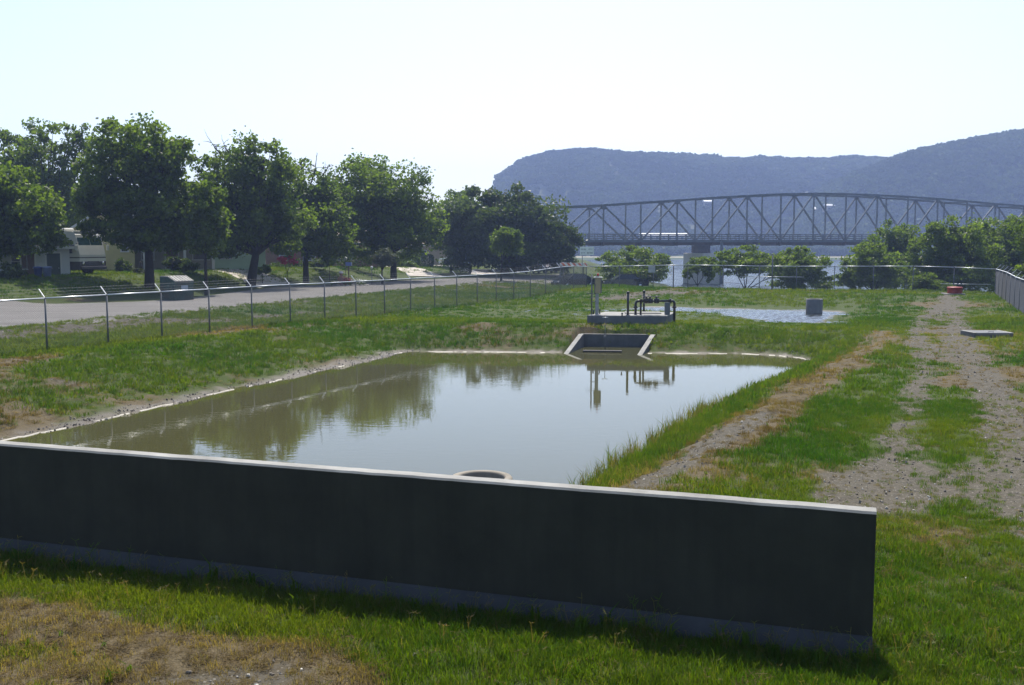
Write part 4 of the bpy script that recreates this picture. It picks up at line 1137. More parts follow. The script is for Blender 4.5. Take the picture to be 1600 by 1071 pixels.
# ------------------------------------------------------------------ trees
M_bark = simple('grey_brown_bark', (0.028, 0.023, 0.019), 0.95, scale=6, var=0.4, bump=0.6)
M_leaf_d = leafmat('dark_pecan_leaf', (0.036, 0.064, 0.012), (0.120, 0.165, 0.028), 0.6, 0.5)
M_leaf_b = leafmat('bright_leaf', (0.050, 0.085, 0.013), (0.120, 0.165, 0.028), 0.55, 0.5)
M_leaf_o = leafmat('live_oak_leaf', (0.024, 0.042, 0.012), (0.075, 0.105, 0.026), 0.42, 0.5)
M_leaf_g = leafmat('grey_green_leaf', (0.045, 0.055, 0.035), (0.10, 0.115, 0.075), 0.3, 0.6)
M_leaf_w = leafmat('willow_leaf', (0.052, 0.085, 0.014), (0.125, 0.170, 0.032), 0.55, 0.5)
M_pink = leafmat('pink_blossom', (0.42, 0.04, 0.09), (0.62, 0.12, 0.20), 0.4, 0.6, (1, 1, 1))
TREEMESH = 0
def crown_points(lobes, n, rg, clump=0.24, fill=0.35):
    """leaf positions: sub-clumps over each lobe's shell, some inside"""
    vol = np.array([l[3] * l[4] * l[5] for l in lobes]) ** (2 / 3.0); vol = vol / vol.sum(); out = []; tn = []
    for l, w in zip(lobes, vol):
        m = int(n * w); c = np.array(l[:3]); r = np.array(l[3:6])
        nb = max(9, int(46 * w * len(lobes) ** 0.4 + 16))
        d = rg.normal(size=(nb, 3)); d /= np.linalg.norm(d, axis=1)[:, None]
        rad = np.where(rg.random(nb) < fill, rg.uniform(0.3, 0.75, nb), rg.uniform(0.74, 1.0, nb))
        B = d * rad[:, None]
        br = clump * rg.uniform(0.65, 1.35, nb)
        k = rg.integers(0, nb, m); e = rg.normal(size=(m, 3)); e /= np.linalg.norm(e, axis=1)[:, None]
        q = B[k] + e * (br[k] * rg.random(m) ** 0.45)[:, None] * np.array([1.05, 1.05, 1.0])
        far_ = rg.random(m) < 0.07; q[far_] = q[far_] * rg.uniform(1.0, 1.22, far_.sum())[:, None]
        out.append(c + q * r); tn.append(np.clip(rg.random(nb)[k] * 0.7 + rg.random(m) * 0.4, 0, 1))
    return np.concatenate(out), np.concatenate(tn)
def tree(name, label, group, px, Y, lobes_px, trunk=None, leaf=M_leaf_d, n=6000, size=0.26, seed=0, tr=0.28, lean=0.0, clump=0.29, fill=0.42, cat='tree', depth=0.9, forks=True, bare=None, trunkpart='trunk', base=None):
    """lobes in picture units round the tree's own foot: (px, py, rx, ry[, dy metres])"""
    rg = np.random.default_rng(seed + 100); n = int(n * 2.3); size = size * 0.86
    q = base or place(px, Y); k = Y / 1570.0
    if name in ('shade_tree', 'bank_tree'):
        lim = 372 if name == 'shade_tree' else 436
        lobes_px = list(lobes_px) + [(l[0] + rg.uniform(-14, 14), min(l[1] + rg.uniform(26, 44), lim), l[2] * 0.8, l[3] * 0.72) for l in lobes_px if l[1] > 250 and l[1] < lim - 8]
    root = thing(name, label, cat, q, 0, group)
    lobes = []
    for l in lobes_px:
        c = atY(l[0], l[1], Y); dy = l[4] if len(l) > 4 else rg.uniform(-0.8, 0.8)
        wf = 1.2 if name == 'shade_tree' else 1.12; rx, rz = l[2] * k * wf, l[3] * k * 1.15
        lobes.append((c[0] - q[0], dy, c[2] - q[2], rx, rx * depth, rz))
    P, tn = crown_points(lobes, n, rg, clump, fill)
    keep = P[:, 2] > 0.05; P, tn = P[keep], tn[keep]
    V, F, tv = cards(P, size, rg, tn)
    cr = link('crown', npmesh('crown', V, F, leaf, {'tint': tv}), root)
    if trunk:
        b = MB(); zs = min(l[2] - l[5] * 0.3 for l in lobes)
        cx = sum(l[0] * l[3] for l in lobes) / sum(l[3] for l in lobes)
        zf = max(0.8, min(zs, max(l[2] for l in lobes) * 0.45))
        b.tube([(0, 0, -0.4), (0.0, 0, 0.15), (lean * 0.4, 0.05, zf * 0.5), (lean, 0, zf)], [tr * 1.5, tr * 1.1, tr * 0.9, tr * 0.75], 10)
        for l in lobes:
            mid = (lean + (l[0] - lean) * 0.45, l[1] * 0.5, zf + max(l[2] - zf, 0.2) * 0.5)
            b.tube([(lean, 0, zf * 0.92), mid, (l[0], l[1], l[2])], [tr * 0.6, tr * 0.38, tr * 0.12], 7)
            for _ in range(4):
                dd = rg.normal(size=3); dd /= np.linalg.norm(dd); e = (l[0] + dd[0] * l[3] * .8, l[1] + dd[1] * l[4] * .8, l[2] + abs(dd[2]) * l[5] * .8)
                b.tube([mid, ((mid[0] + e[0]) / 2, (mid[1] + e[1]) / 2, (mid[2] + e[2]) / 2 + 0.2), e], [tr * 0.25, tr * 0.14, tr * 0.04], 5)
        b.build(trunkpart, M_bark, root)
    if bare:
        b = MB()
        for x0, y0, x1, y1 in bare:
            a = atY(x0, y0, Y); e = atY(x1, y1, Y); a = a - np.array(q); e = e - np.array(q); a[1] = 0; e[1] = rg.uniform(-.5, .5)
            m = (a + e) / 2 + rg.normal(size=3) * 0.12
            b.tube([a, m, e], [0.075, 0.05, 0.018], 5)
            for _ in range(6):
                s_ = rg.uniform(0.35, 0.95); o_ = a * (1 - s_) + e * s_; dd = rg.normal(size=3) * np.array([1, .6, .7]); dd[2] = abs(dd[2]); dd = dd / np.linalg.norm(dd) * rg.uniform(0.5, 1.3)
                b.tube([o_, o_ + dd * 0.5 + rg.normal(size=3) * .05, o_ + dd], [0.03, 0.02, 0.008], 4)
        b.build('bare_branch', M_bark, root)
    return root
GT = 'shade trees in front of the houses'
tree('shade_tree', 'tall loose tree with two pointed tops behind the white shed', GT, 70, 92,
     [(25, 222, 34, 30), (92, 222, 34, 28), (118, 208, 20, 18), (15, 270, 40, 40), (75, 270, 48, 45), (130, 262, 30, 50), (60, 320, 70, 45)], True, M_leaf_d, 9500, 0.24, 1, 0.3, clump=0.27)
tree('shade_tree', 'bright green tree at the left edge hanging over the white shed', GT, -15, 66,
     [(10, 300, 42, 40), (50, 335, 46, 40), (-30, 330, 60, 60), (66, 345, 26, 22), (10, 365, 44, 24)], True, M_leaf_b, 8500, 0.22, 2, 0.28)
tree('shade_tree', 'large dark spreading tree behind the green dumpster', GT, 234, 70.5,
     [(215, 245, 66, 46), (175, 270, 44, 50), (255, 250, 46, 40), (225, 220, 36, 26), (160, 300, 40, 36), (240, 322, 60, 46), (290, 318, 28, 46), (225, 362, 50, 24), (275, 365, 34, 22)], True, M_leaf_d, 14500, 0.22, 3, 0.32, fill=0.5)
tree('shade_tree', 'small sunlit bright green tree between the dark tree and mint house', GT, 322, 69,
     [(325, 312, 24, 24), (318, 345, 30, 26), (334, 372, 18, 24), (308, 372, 22, 20)], True, M_leaf_b, 4200, 0.20, 4, 0.12)
tree('shade_tree', 'dark tree with leaning thick trunk beside the mint house', GT, 392, 80,
     [(385, 262, 54, 40), (345, 275, 34, 34), (415, 250, 28, 26), (360, 320, 52, 44), (420, 310, 50, 46), (365, 370, 50, 28), (440, 345, 38, 28), (340, 385, 24, 22)], True, M_leaf_d, 12000, 0.22, 5, 0.36, 0.5, fill=0.45,
     bare=[(345, 240, 330, 222), (360, 240, 350, 224), (415, 240, 425, 224)])
tree('shade_tree', 'tree with bare dead branches above its crown before the brick house', GT, 478, 88,
     [(470, 290, 44, 34), (445, 300, 34, 34), (505, 310, 34, 34), (480, 345, 56, 34), (520, 360, 34, 30), (460, 378, 38, 20), (530, 388, 24, 20)], True, M_leaf_d, 9500, 0.22, 6, 0.26, fill=0.4,
     bare=[(485, 290, 497, 240), (470, 290, 472, 248), (497, 285, 515, 258), (455, 280, 448, 254)])
tree('shade_tree', 'broad rounded tree rising above the olive bush', GT, 615, 97,
     [(590, 290, 58, 38), (545, 300, 40, 42), (630, 300, 42, 36), (575, 275, 34, 24), (560, 345, 52, 40), (625, 345, 52, 34), (655, 362, 34, 28), (600, 380, 60, 24), (668, 350, 18, 22)], True, M_leaf_d, 13500, 0.23, 7, 0.32, fill=0.45)
tree('shade_tree', 'pale tree peeping between the broad tree and the live oak', GT, 712, 132,
     [(708, 325, 30, 22), (735, 315, 24, 18), (690, 345, 22, 26)], True, M_leaf_d, 3600, 0.26, 8, 0.2)
tree('live_oak', 'massive dark live oak at the end of the road', None, 790, 118,
     [(780, 345, 84, 50), (735, 362, 52, 44), (700, 360, 30, 34), (822, 372, 60, 44), (862, 392, 40, 26), (755, 322, 40, 26), (815, 330, 42, 32), (845, 362, 44, 40), (880, 380, 26, 36), (790, 388, 84, 30), (720, 392, 40, 24), (868, 404, 34, 16)], True, M_leaf_o, 26000, 0.27, 9, 0.5, fill=0.6, clump=0.26)
tree('young_tree', 'small round headed tree alone on the verge before the live oak', None, 783, 100,
     [(792, 382, 22, 19), (780, 376, 12, 12), (806, 378, 11, 14), (795, 366, 16, 9)], True, M_leaf_b, 3800, 0.15, 10, 0.11, 0.1)
tree('olive_bush', 'rounded grey green bush on a short stem beside the driveway', None, 597, 89,
     [(601, 404, 16, 13), (592, 402, 9, 8), (609, 403, 9, 9), (603, 394, 9, 5)], True, M_leaf_g, 3600, 0.10, 11, 0.08, cat='bush', fill=0.6)
tree('flowering_shrub', 'pink flowering shrub on the lawn before the brick house', None, 449, 84,
     [(443, 405, 7, 4), (452, 399, 6, 4), (456, 408, 7, 5), (447, 410, 5, 4)], True, M_pink, 900, 0.09, 12, 0.03, cat='shrub', fill=0.5)
def hedge(label, px, Y, w, h, leaf, seed, dep=1.2, n=2600, name='clipped_hedge', group='clipped hedges by the drives'):
    q = place(px, Y); rg = np.random.default_rng(seed); root = thing(name, label, 'hedge', q, 0, group)
    P = rg.uniform(-1, 1, (n, 3)); ax = rg.integers(0, 3, n); sg = np.where(rg.random(n) < 0.5, -1.0, 1.0); P[np.arange(n), ax] = sg * rg.uniform(0.86, 1.0, n)
    P = P / (np.abs(P) ** 5).sum(1)[:, None] ** 0.2 * 1.0
    P[:, 2] = P[:, 2] * 0.5 + 0.5
    P = P * np.array([w / 2, dep / 2, h]) + rg.normal(size=(n, 3)) * 0.03
    V, F, tv = cards(P, 0.11, rg); link('foliage', npmesh('foliage', V, F, leaf, {'tint': tv}), root)
    MB().tube([(0, 0, -0.1), (0, 0, h * 0.5), (0.1, 0, h * 0.8)], [0.05, 0.04, 0.02], 6).tube([(w * .25, 0, -0.1), (w * .27, 0, h * 0.8)], 0.03, 6).tube([(-w * .25, 0, -0.1), (-w * .27, 0, h * 0.8)], 0.03, 6).build('stem', M_bark, root)
hedge('dark clipped hedge in front of the pale blue car', 720, 121, 2.5, 1.25, M_leaf_o, 21)
hedge('low green hedge right of the olive bush', 640, 126, 2.6, 1.3, M_leaf_d, 22)
hedge('dark square hedge between the low hedge and the drive', 664, 130, 2.2, 1.5, M_leaf_o, 23)
GS = 'low shrubs around the house fronts'
for lb, px, Y, lob, leaf, sd in (
    ('dark ball shaped shrub against the yellow house', 189, 77.5, [(189, 418, 11, 10)], M_leaf_o, 31),
    ('pale spiky shrub at the foot of the dumpster tree', 222, 75, [(222, 425, 8, 5), (214, 427, 6, 4)], M_leaf_g, 32),
    ('dark shrubs under the porch beside the pale column', 270, 79, [(268, 412, 14, 10), (295, 416, 14, 8)], M_leaf_o, 33),
    ('bright leafy plant at the corner of the mint house', 410, 82.5, [(412, 421, 7, 5), (404, 423, 6, 4)], M_leaf_b, 34),
    ('tall yellow green shrub right of the pink flowers', 515, 92, [(514, 404, 9, 10), (518, 396, 6, 7)], M_leaf_b, 35),
    ('dark shrub row along the brick house wall', 480, 97, [(435, 418, 14, 8), (465, 416, 16, 9), (498, 414, 16, 10)], M_leaf_o, 36),
    ('dark bush mass below the white shed at the left edge', 12, 63, [(8, 425, 22, 14), (-30, 422, 24, 16)], M_leaf_o, 37),
    ('dark mass of bushes behind the garden ornaments', 560, 103, [(545, 402, 26, 18), (580, 400, 26, 18), (615, 400, 24, 16)], M_leaf_o, 38),
    ('low pale green weedy shrub on the dry bank', 628, 122, [(622, 413, 12, 5), (640, 415, 12, 5)], M_leaf_w, 39)):
    tree('garden_shrub', lb, GS, px, Y, lob, True, leaf, 1500, 0.15, sd, 0.03, cat='shrub', fill=0.6)
# bushes along the lake bank
GB = 'bushes on the lake bank beyond the fence'
tree('bank_bush', 'wide rounded green bush left of the bridge pier', GB, 990, 104, [(960, 408, 22, 14), (998, 402, 28, 15), (1024, 412, 20, 13), (985, 422, 46, 14), (1010, 428, 30, 10)], True, M_leaf_w, 6500, 0.17, 41, 0.09, cat='bush', fill=0.4)
tree('bank_bush', 'thin twiggy bush growing in front of the bridge pier', GB, 1090, 92, [(1088, 415, 20, 12), (1105, 424, 14, 14), (1075, 426, 10, 10)], True, M_leaf_w, 2000, 0.13, 42, 0.06, cat='bush', clump=0.2, fill=0.5)
tree('bank_bush', 'wide open bush right of the pier with water showing through', GB, 1165, 98, [(1135, 408, 26, 14), (1175, 402, 34, 14), (1210, 410, 28, 16), (1160, 416, 44, 13), (1225, 428, 22, 12)], True, M_leaf_w, 5600, 0.17, 43, 0.09, cat='bush', clump=0.22, fill=0.4)
tree('bank_bush', 'upright bush between the open bush and the sandy gap', GB, 1248, 94, [(1244, 400, 22, 13), (1232, 418, 32, 18), (1266, 420, 26, 20), (1250, 438, 44, 13)], True, M_leaf_w, 6800, 0.16, 44, 0.10, cat='bush', fill=0.45)
tree('bank_bush', 'small sprawling bush against the far fence', GB, 1452, 77, [(1450, 438, 18, 9), (1465, 448, 18, 8), (1440, 450, 14, 7)], True, M_leaf_w, 2600, 0.12, 45, 0.05, cat='bush', fill=0.5)
GR = 'trees beyond the right end of the far fence'
tree('bank_tree', 'rounded darker tree showing above the green bushes', GR, 1400, 108, [(1398, 370, 26, 24), (1385, 395, 30, 26), (1412, 400, 24, 28)], True, M_leaf_d, 6500, 0.2, 51, 0.2)
tree('bank_tree', 'yellow green bush tree at the left end of the thicket', GR, 1365, 94, [(1362, 392, 24, 20), (1345, 415, 26, 22), (1385, 412, 30, 24), (1360, 435, 36, 14)], True, M_leaf_w, 6500, 0.18, 52, 0.12, fill=0.45)
tree('bank_tree', 'broad bushy tree behind the red cover', GR, 1480, 90, [(1465, 370, 34, 26), (1500, 372, 36, 30), (1455, 405, 34, 32), (1510, 405, 44, 36), (1480, 432, 54, 18)], True, M_leaf_w, 13000, 0.19, 53, 0.2, fill=0.5)
tree('bank_tree', 'tall bright tree rising behind the fence corner', GR, 1570, 92, [(1560, 372, 40, 28), (1600, 358, 34, 24), (1555, 410, 44, 36), (1610, 400, 50, 40), (1580, 435, 60, 18)], True, M_leaf_w, 13500, 0.19, 54, 0.2, fill=0.5)
tree('bank_tree', 'leafy tree leaning over the right fence at the frame edge', GR, 1640, 66, [(1630, 370, 40, 40), (1665, 400, 50, 50), (1625, 425, 30, 26)], True, M_leaf_w, 8000, 0.17, 55, 0.16, fill=0.5)

GB2 = 'trees behind the houses'
for i, (px, Y, top, w, lb) in enumerate(((-60, 125, 300, 90, 'dim tree behind the white shed at the left edge'), (60, 120, 330, 70, 'dim tree behind the motorhome roof'), (150, 128, 320, 80, 'dim tree behind the yellow gabled house'), (265, 130, 330, 80, 'dim tree rising behind the porch house'), (360, 135, 315, 80, 'dim tree behind the mint house'), (450, 140, 330, 80, 'dim tree behind the left end of the brick house'), (540, 142, 335, 80, 'dim tree behind the right end of the brick house'), (640, 150, 345, 80, 'dim tree behind the tan house'))):
    top -= 36; h = 415 - top
    tree('background_tree', lb, GB2, px, Y, [(px, top + h * .35, w * .55, h * .34), (px - w * .4, top + h * .55, w * .4, h * .3), (px + w * .4, top + h * .55, w * .4, h * .3), (px, top + h * .75, w * .6, h * .28)], True, M_leaf_d, 4200, 0.36, 70 + i, 0.25, fill=0.5)
# ------------------------------------------------------------------ houses across the road
M_glass = simple('dark_window_glass', (0.02, 0.025, 0.03), 0.08, bump=0, spec=0.6, var=0.1)
M_glass_b = simple('bluish_window_glass', (0.05, 0.065, 0.085), 0.1, bump=0, spec=0.6, var=0.1)
M_trimw = simple('white_trim_paint', (0.55, 0.55, 0.52), 0.6, var=0.08)
def siding(name, col, pitch=0.16):
    t = NT(name); p = t.n('BsdfPrincipled'); p.inputs['Roughness'].default_value = 0.75
    v = t.objc(); c = t.ramp(t.noise(1.2, 5, 0.6, v), [(0.3, tuple(x * 0.85 for x in col)), (0.7, col)])
    w = t.n('TexWave', wave_type='BANDS', bands_direction='Z', wave_profile='SAW'); w.inputs['Scale'].default_value = 1.0 / pitch / 3.14159 * 0.5 * 3.14159 / 3.14159; t.l(v, w.inputs['Vector'])
    t.l(c, p.inputs['Base Color']); t.l(t.bump(w.outputs[0], 0.6, 0.02), p.inputs['Normal']); return t.done(p.outputs[0])
def brickmat(name, c1, c2, mo):
    t = NT(name); p = t.n('BsdfPrincipled'); p.inputs['Roughness'].default_value = 0.9
    mp = t.n('Mapping'); mp.inputs['Rotation'].default_value = (R(90), 0, 0); t.l(t.objc(), mp.inputs['Vector'])
    b = t.n('TexBrick'); b.inputs['Scale'].default_value = 4.5; b.inputs['Color1'].default_value = (*c1, 1); b.inputs['Color2'].default_value = (*c2, 1); b.inputs['Mortar'].default_value = (*mo, 1)
    t.l(mp.outputs[0], b.inputs['Vector']); t.l(b.outputs[0], p.inputs['Base Color']); return t.done(p.outputs[0])
M_sw = siding('white_siding', (0.50, 0.51, 0.50)); M_sy = siding('yellow_siding', (0.50, 0.44, 0.20)); M_sm = siding('mint_siding', (0.40, 0.52, 0.36))
M_porch = siding('dim_porch_siding', (0.30, 0.28, 0.22)); M_tanw = siding('tan_siding', (0.34, 0.29, 0.21))
M_brick = brickmat('brown_brick', (0.20, 0.095, 0.06), (0.26, 0.13, 0.08), (0.25, 0.2, 0.16))
M_shg = simple('grey_shingles', (0.14, 0.135, 0.13), 0.9, scale=5, var=0.4); M_sht = simple('tan_shingles', (0.36, 0.29, 0.20), 0.9, scale=5, var=0.35); M_shw = simple('pale_metal_roof', (0.5, 0.5, 0.48), 0.5, scale=2)
M_door = simple('brown_door', (0.10, 0.06, 0.04), 0.6); M_doord = simple('dark_green_door', (0.03, 0.05, 0.035), 0.5)
def win(parent, x, z, w, h, mat=M_glass, y=0.0):
    f = MB(); t_ = 0.08
    f.box(x - t_, x + w + t_, y - 0.05, y - 0.003, z + h, z + h + t_).box(x - t_ - 0.04, x + w + t_ + 0.04, y - 0.08, y - 0.003, z - t_, z)
    f.box(x - t_, x, y - 0.05, y - 0.003, z, z + h).box(x + w, x + w + t_, y - 0.05, y - 0.003, z, z + h).box(x, x + w, y - 0.04, y - 0.003, z + h * .5 - 0.02, z + h * .5 + 0.02)
    fo = f.build('window', M_trimw, parent)
    MB().box(x, x + w, y - 0.024, y - 0.004, z, z + h * .5 - 0.02).build('pane', mat, fo); MB().box(x, x + w, y - 0.024, y - 0.004, z + h * .5 + 0.02, z + h).build('pane', mat, fo)
def house(name, label, px0, px1, Y, rz, W, hw, rise, ridge, wall_m, roof_m, wins=(), doors=(), over=0.35, z=None, depthz=0):
    a = place(px0, Y); L = (px1 - px0) / 1570.0 * Y / math.cos(rz - math.atan(-((px0 + px1) / 2 - 800) / 1570.0))
    cs, sn = math.cos(rz), math.sin(rz)
    zb = Gs(a[0] + cs * L / 2, a[1] + sn * L / 2) if z is None else z
    root = thing(name, label, 'house', (a[0], a[1], zb), rz)
    b = MB()
    if ridge == 'x':
        b.prism([(0, -1.2), (W, -1.2), (W, hw), (W / 2, hw + rise), (0, hw)], 'x', 0, L)
    else:
        b.prism([(0, -1.2), (L, -1.2), (L, hw), (L / 2, hw + rise), (0, hw)], 'y', 0, W)
    b.build('wall', wall_m, root)
    r = MB(); th = 0.14; o = over
    S = W if ridge == 'x' else L; k = rise / (S / 2)
    pr = [(-o, hw - o * k + 0.01), (S / 2, hw + rise + 0.01), (S + o, hw - o * k + 0.01), (S + o, hw - o * k + th), (S / 2, hw + rise + th + 0.02), (-o, hw - o * k + th)]
    if ridge == 'x': r.prism(pr, 'x', -o, L + o)
    else: r.prism(pr, 'y', -o, W + o)
    ro = r.build('roof', roof_m, root)
    fb = MB()
    if ridge == 'x': fb.box(-o, L + o, -o - 0.03, -o - 0.002, hw - o * k - 0.06, hw - o * k + 0.12)
    else:
        for s_ in (0, 1):
            p0 = (-o if s_ == 0 else S + o, -o - 0.02, hw - o * k + 0.03); fb.beam(p0, (S / 2, -o - 0.02, hw + rise + 0.05), 0.03, 0.18)
    fb.build('fascia', M_trimw, root)
    for w_ in wins:
        x, zz, w, h = w_[:4]; win(root, x * L, zz, w, h, w_[4] if len(w_) > 4 else M_glass)
    for x, w, h, m in doors:
        d = MB().box(x * L, x * L + w, -0.05, -0.003, 0, h).build('door', m, root)
        MB().ball((x * L + w - 0.1, -0.08, h * .48), 0.035, 8, 5).build('handle', M_galv, d)
        MB().box(x * L - 0.1, x * L - 0.003, -0.06, -0.003, 0, h + 0.1).box(x * L + w + 0.003, x * L + w + 0.1, -0.06, -0.003, 0, h + 0.1).box(x * L - 0.003, x * L + w + 0.003, -0.06, -0.003, h + 0.003, h + 0.1).build('door_frame', M_trimw, root)
    return root, L
house('white_shed', 'long white shed with a dark door at the left edge, beside the motorhome', -75, 95, 67.5, R(24), 5.0, 2.45, 0.9, 'x', M_sw, M_shg, ((0.50, 0.9, 0.9, 1.0), (0.12, 0.9, 0.9, 1.0)), ((0.80, 0.85, 1.95, M_doord), (0.585, 0.8, 1.95, M_door)), z=1.25)
h2, L2 = house('yellow_house', 'pale yellow gabled house with one small window behind the motorhome', 104, 205, 80, R(21), 9, 3.0, 1.7, 'y', M_sy, M_shg, ((0.81, 1.55, 0.45, 0.5), (0.3, 1.2, 0.9, 1.1)))
h3, L3 = house('porch_house', 'dim house with a deep front porch behind the dumpster', 207, 334, 84, R(18), 8, 2.9, 1.5, 'x', M_porch, M_shg, ((0.12, 0.9, 0.9, 1.2), (0.72, 0.9, 1.2, 1.2)), ((0.40, 0.95, 2.05, M_door),))
MB().prism([(-2.2, 2.62), (-0.36, 2.74), (-0.36, 2.86), (-2.2, 2.74)], 'x', -0.1, L3 * 0.98).build('porch_roof', M_shw, h3)
for x in (0.16, 0.62, 0.95): MB().bbox(x * L3 - 0.11, x * L3 + 0.11, -2.1, -1.88, 0, 2.63, 0.015).build('porch_column', M_trimw, h3)
MB().box(-0.1, L3 * 0.98, -2.25, -0.01, -0.8, 0.12).build('porch_floor', M_drive, h3)
ln = thing('porch_lantern', 'small orange lantern hanging from the porch by the first column', 'lantern', (h3.location.x + math.cos(R(18)) * 3.0 + math.sin(R(18)) * 1.9, h3.location.y + math.sin(R(18)) * 3.0 - math.cos(R(18)) * 1.9, h3.location.z + 1.95))
MB().lathe([(0.0, -0.35), (0.09, -0.33), (0.13, -0.15), (0.10, 0.05), (0.04, 0.12), (0.0, 0.13)], 12).build('lantern_body', simple('orange_glass', (0.5, 0.20, 0.07), 0.4, bump=0), ln); MB().tube([(0, 0, 0.12), (0, 0, 0.68)], 0.012, 5).build('chain', M_galv_dull, ln)
house('mint_house', 'pale mint green house with a plain sunlit corner', 336, 413, 86, R(16), 9, 3.1, 1.6, 'y', M_sm, M_shg, ((0.12, 1.0, 0.9, 1.1),))
house('brick_house', 'long brown brick house with a tan roof behind the pink shrub', 416, 590, 108, R(14), 8, 2.7, 1.7, 'x', M_brick, M_sht, ((0.12, 0.8, 1.2, 1.0, M_glass_b), (0.33, 0.8, 1.2, 1.0, M_glass_b), (0.62, 0.8, 1.6, 1.0)), ((0.5, 0.95, 2.05, M_doord),))
house('tan_house', 'small tan house under the broad tree with two narrow windows', 612, 700, 138, R(9), 8, 2.8, 1.5, 'x', M_tanw, M_sht, ((0.35, 0.7, 0.7, 1.3, M_glass_b), (0.52, 0.7, 0.7, 1.3, M_glass_b)))
q = place(770, 128); 
lw = thing('low_wall', 'low grey retaining wall under the live oak', 'wall', (q[0], q[1], q[2]), R(-4))
MB().bbox(-2.6, 4.2, 0, 0.25, -0.8, 0.45, 0.02).build('wall_block', simple('grey_wall_block', (0.16, 0.16, 0.165), 0.9), lw)

# ------------------------------------------------------------------ motorhome
M_rvw = simple('cream_gelcoat', (0.55, 0.54, 0.48), 0.3, var=0.06, scale=1, bump=0); M_rvd = simple('dark_lower_panel', (0.035, 0.03, 0.03), 0.3, bump=0); M_ws = simple('teal_windscreen', (0.02, 0.06, 0.055), 0.05, bump=0, spec=0.7)
M_rub = simple('tyre_rubber', (0.015, 0.015, 0.016), 0.8); M_chr = simple('chrome', (0.7, 0.7, 0.7), 0.15, 0.9, 0.05, 3, 0)
q = place(147, 71.5)
rv = thing('motorhome', 'cream and dark motorhome parked nose towards the road with a green windscreen', 'motorhome', (q[0], q[1], q[2] - 0.05), math.atan2(RD[1], RD[0]))
hw_ = 1.27; Lr = 9.6
side = [(0.10, 0.45), (0.0, 0.62), (0.0, 1.45), (0.10, 1.9), (0.34, 2.85), (0.55, 3.06), (Lr, 3.06), (Lr, 0.45)]
MB().prism(side, 'x', -hw_, hw_).build('body', M_rvw, rv)
MB().prism([(-0.006, 0.60), (-0.006, 0.98), (Lr - 0.1, 0.98), (Lr - 0.1, 0.40), (0.1, 0.40)], 'x', -hw_ - 0.012, hw_ + 0.012).build('lower_panel', M_rvd, rv)
MB().prism([(-0.004, 1.22), (-0.004, 1.29), (Lr - 0.1, 1.29), (Lr - 0.1, 1.22)], 'x', -hw_ - 0.008, hw_ + 0.008).build('stripe', M_rvd, rv)
for s_ in (-1, 1):
    x0, x1 = (-1.16, -0.02) if s_ < 0 else (0.02, 1.16)
    MB().add([(x0, 0.045, 1.62), (x1, 0.045, 1.62), (x1, 0.275, 2.66), (x0, 0.275, 2.66), (x0, 0.09, 1.62), (x1, 0.09, 1.62), (x1, 0.32, 2.66), (x0, 0.32, 2.66)], [(0, 1, 2, 3), (7, 6, 5, 4), (0, 4, 5, 1), (1, 5, 6, 2), (2, 6, 7, 3), (3, 7, 4, 0)]).build('windscreen', M_ws, rv)
    MB().lathe([(0.0, 0.0), (0.12, 0.0), (0.11, 0.05), (0.0, 0.07)], 12, (0, 0, 0)).build('headlight', M_chr, rv).matrix_local = Matrix.Translation((s_ * 0.95, -0.012, 0.86)) @ Matrix.Rotation(R(90), 4, 'X')
    m_ = MB().bbox(s_ * 1.55 - 0.09, s_ * 1.55 + 0.09, -0.02, 0.10, 1.75, 2.15, 0.02).build('mirror', M_rvw, rv); MB().tube([(s_ * 1.22, 0.12, 2.3), (s_ * 1.52, 0.05, 2.2)], 0.025, 6).build('mirror_arm', M_rvd, m_)
    MB().bbox(s_ * (hw_ + 0.004) - 0.012, s_ * (hw_ + 0.004) + 0.012, 0.62, 1.55, 1.55, 2.5, 0.006).build('cab_window', M_glass, rv)
    for y0_, y1_ in ((2.0, 3.3), (4.4, 5.6), (7.0, 8.3)): MB().bbox(s_ * (hw_ + 0.004) - 0.012, s_ * (hw_ + 0.004) + 0.012, y0_, y1_, 1.75, 2.5, 0.006).build('side_window', M_glass, rv)
    for yy in (1.5, 6.7):
        w_ = MB().lathe([(0.28, -0.13), (0.45, -0.13), (0.48, -0.08), (0.48, 0.08), (0.45, 0.13), (0.28, 0.13)], 18).build('wheel', M_rub, rv); w_.matrix_local = Matrix.Translation((s_ * 1.12, yy, 0.47)) @ Matrix.Rotation(R(90), 4, 'Y')
        MB().lathe([(0.0, -0.10), (0.28, -0.11), (0.29, 0.0), (0.28, 0.11), (0.0, 0.10)], 14).build('rim', M_chr, w_)
MB().bbox(-1.25, 1.25, -0.12, 0.06, 0.42, 0.64, 0.03).build('bumper', M_rvd, rv)
MB().bbox(-0.55, 0.55, -0.03, 0.0, 0.70, 1.0, 0.02).build('grille', M_rvd, rv)
MB().bbox(-0.45, 0.45, 1.9, 2.9, 3.06, 3.34, 0.08).build('roof_unit', M_rvw, rv); MB().bbox(-0.4, 0.4, 5.2, 6.1, 3.06, 3.34, 0.08).build('roof_unit', M_rvw, rv)
for x_ in (0.2, 0.75): MB().ball((x_, 0.75, 3.14), (0.2, 0.2, 0.17), 10, 6).build('roof_dome', M_rvw, rv)
MB().bbox(-1.2, 1.2, 0.42, 0.62, 3.0, 3.12, 0.02).build('brow', M_rvw, rv)

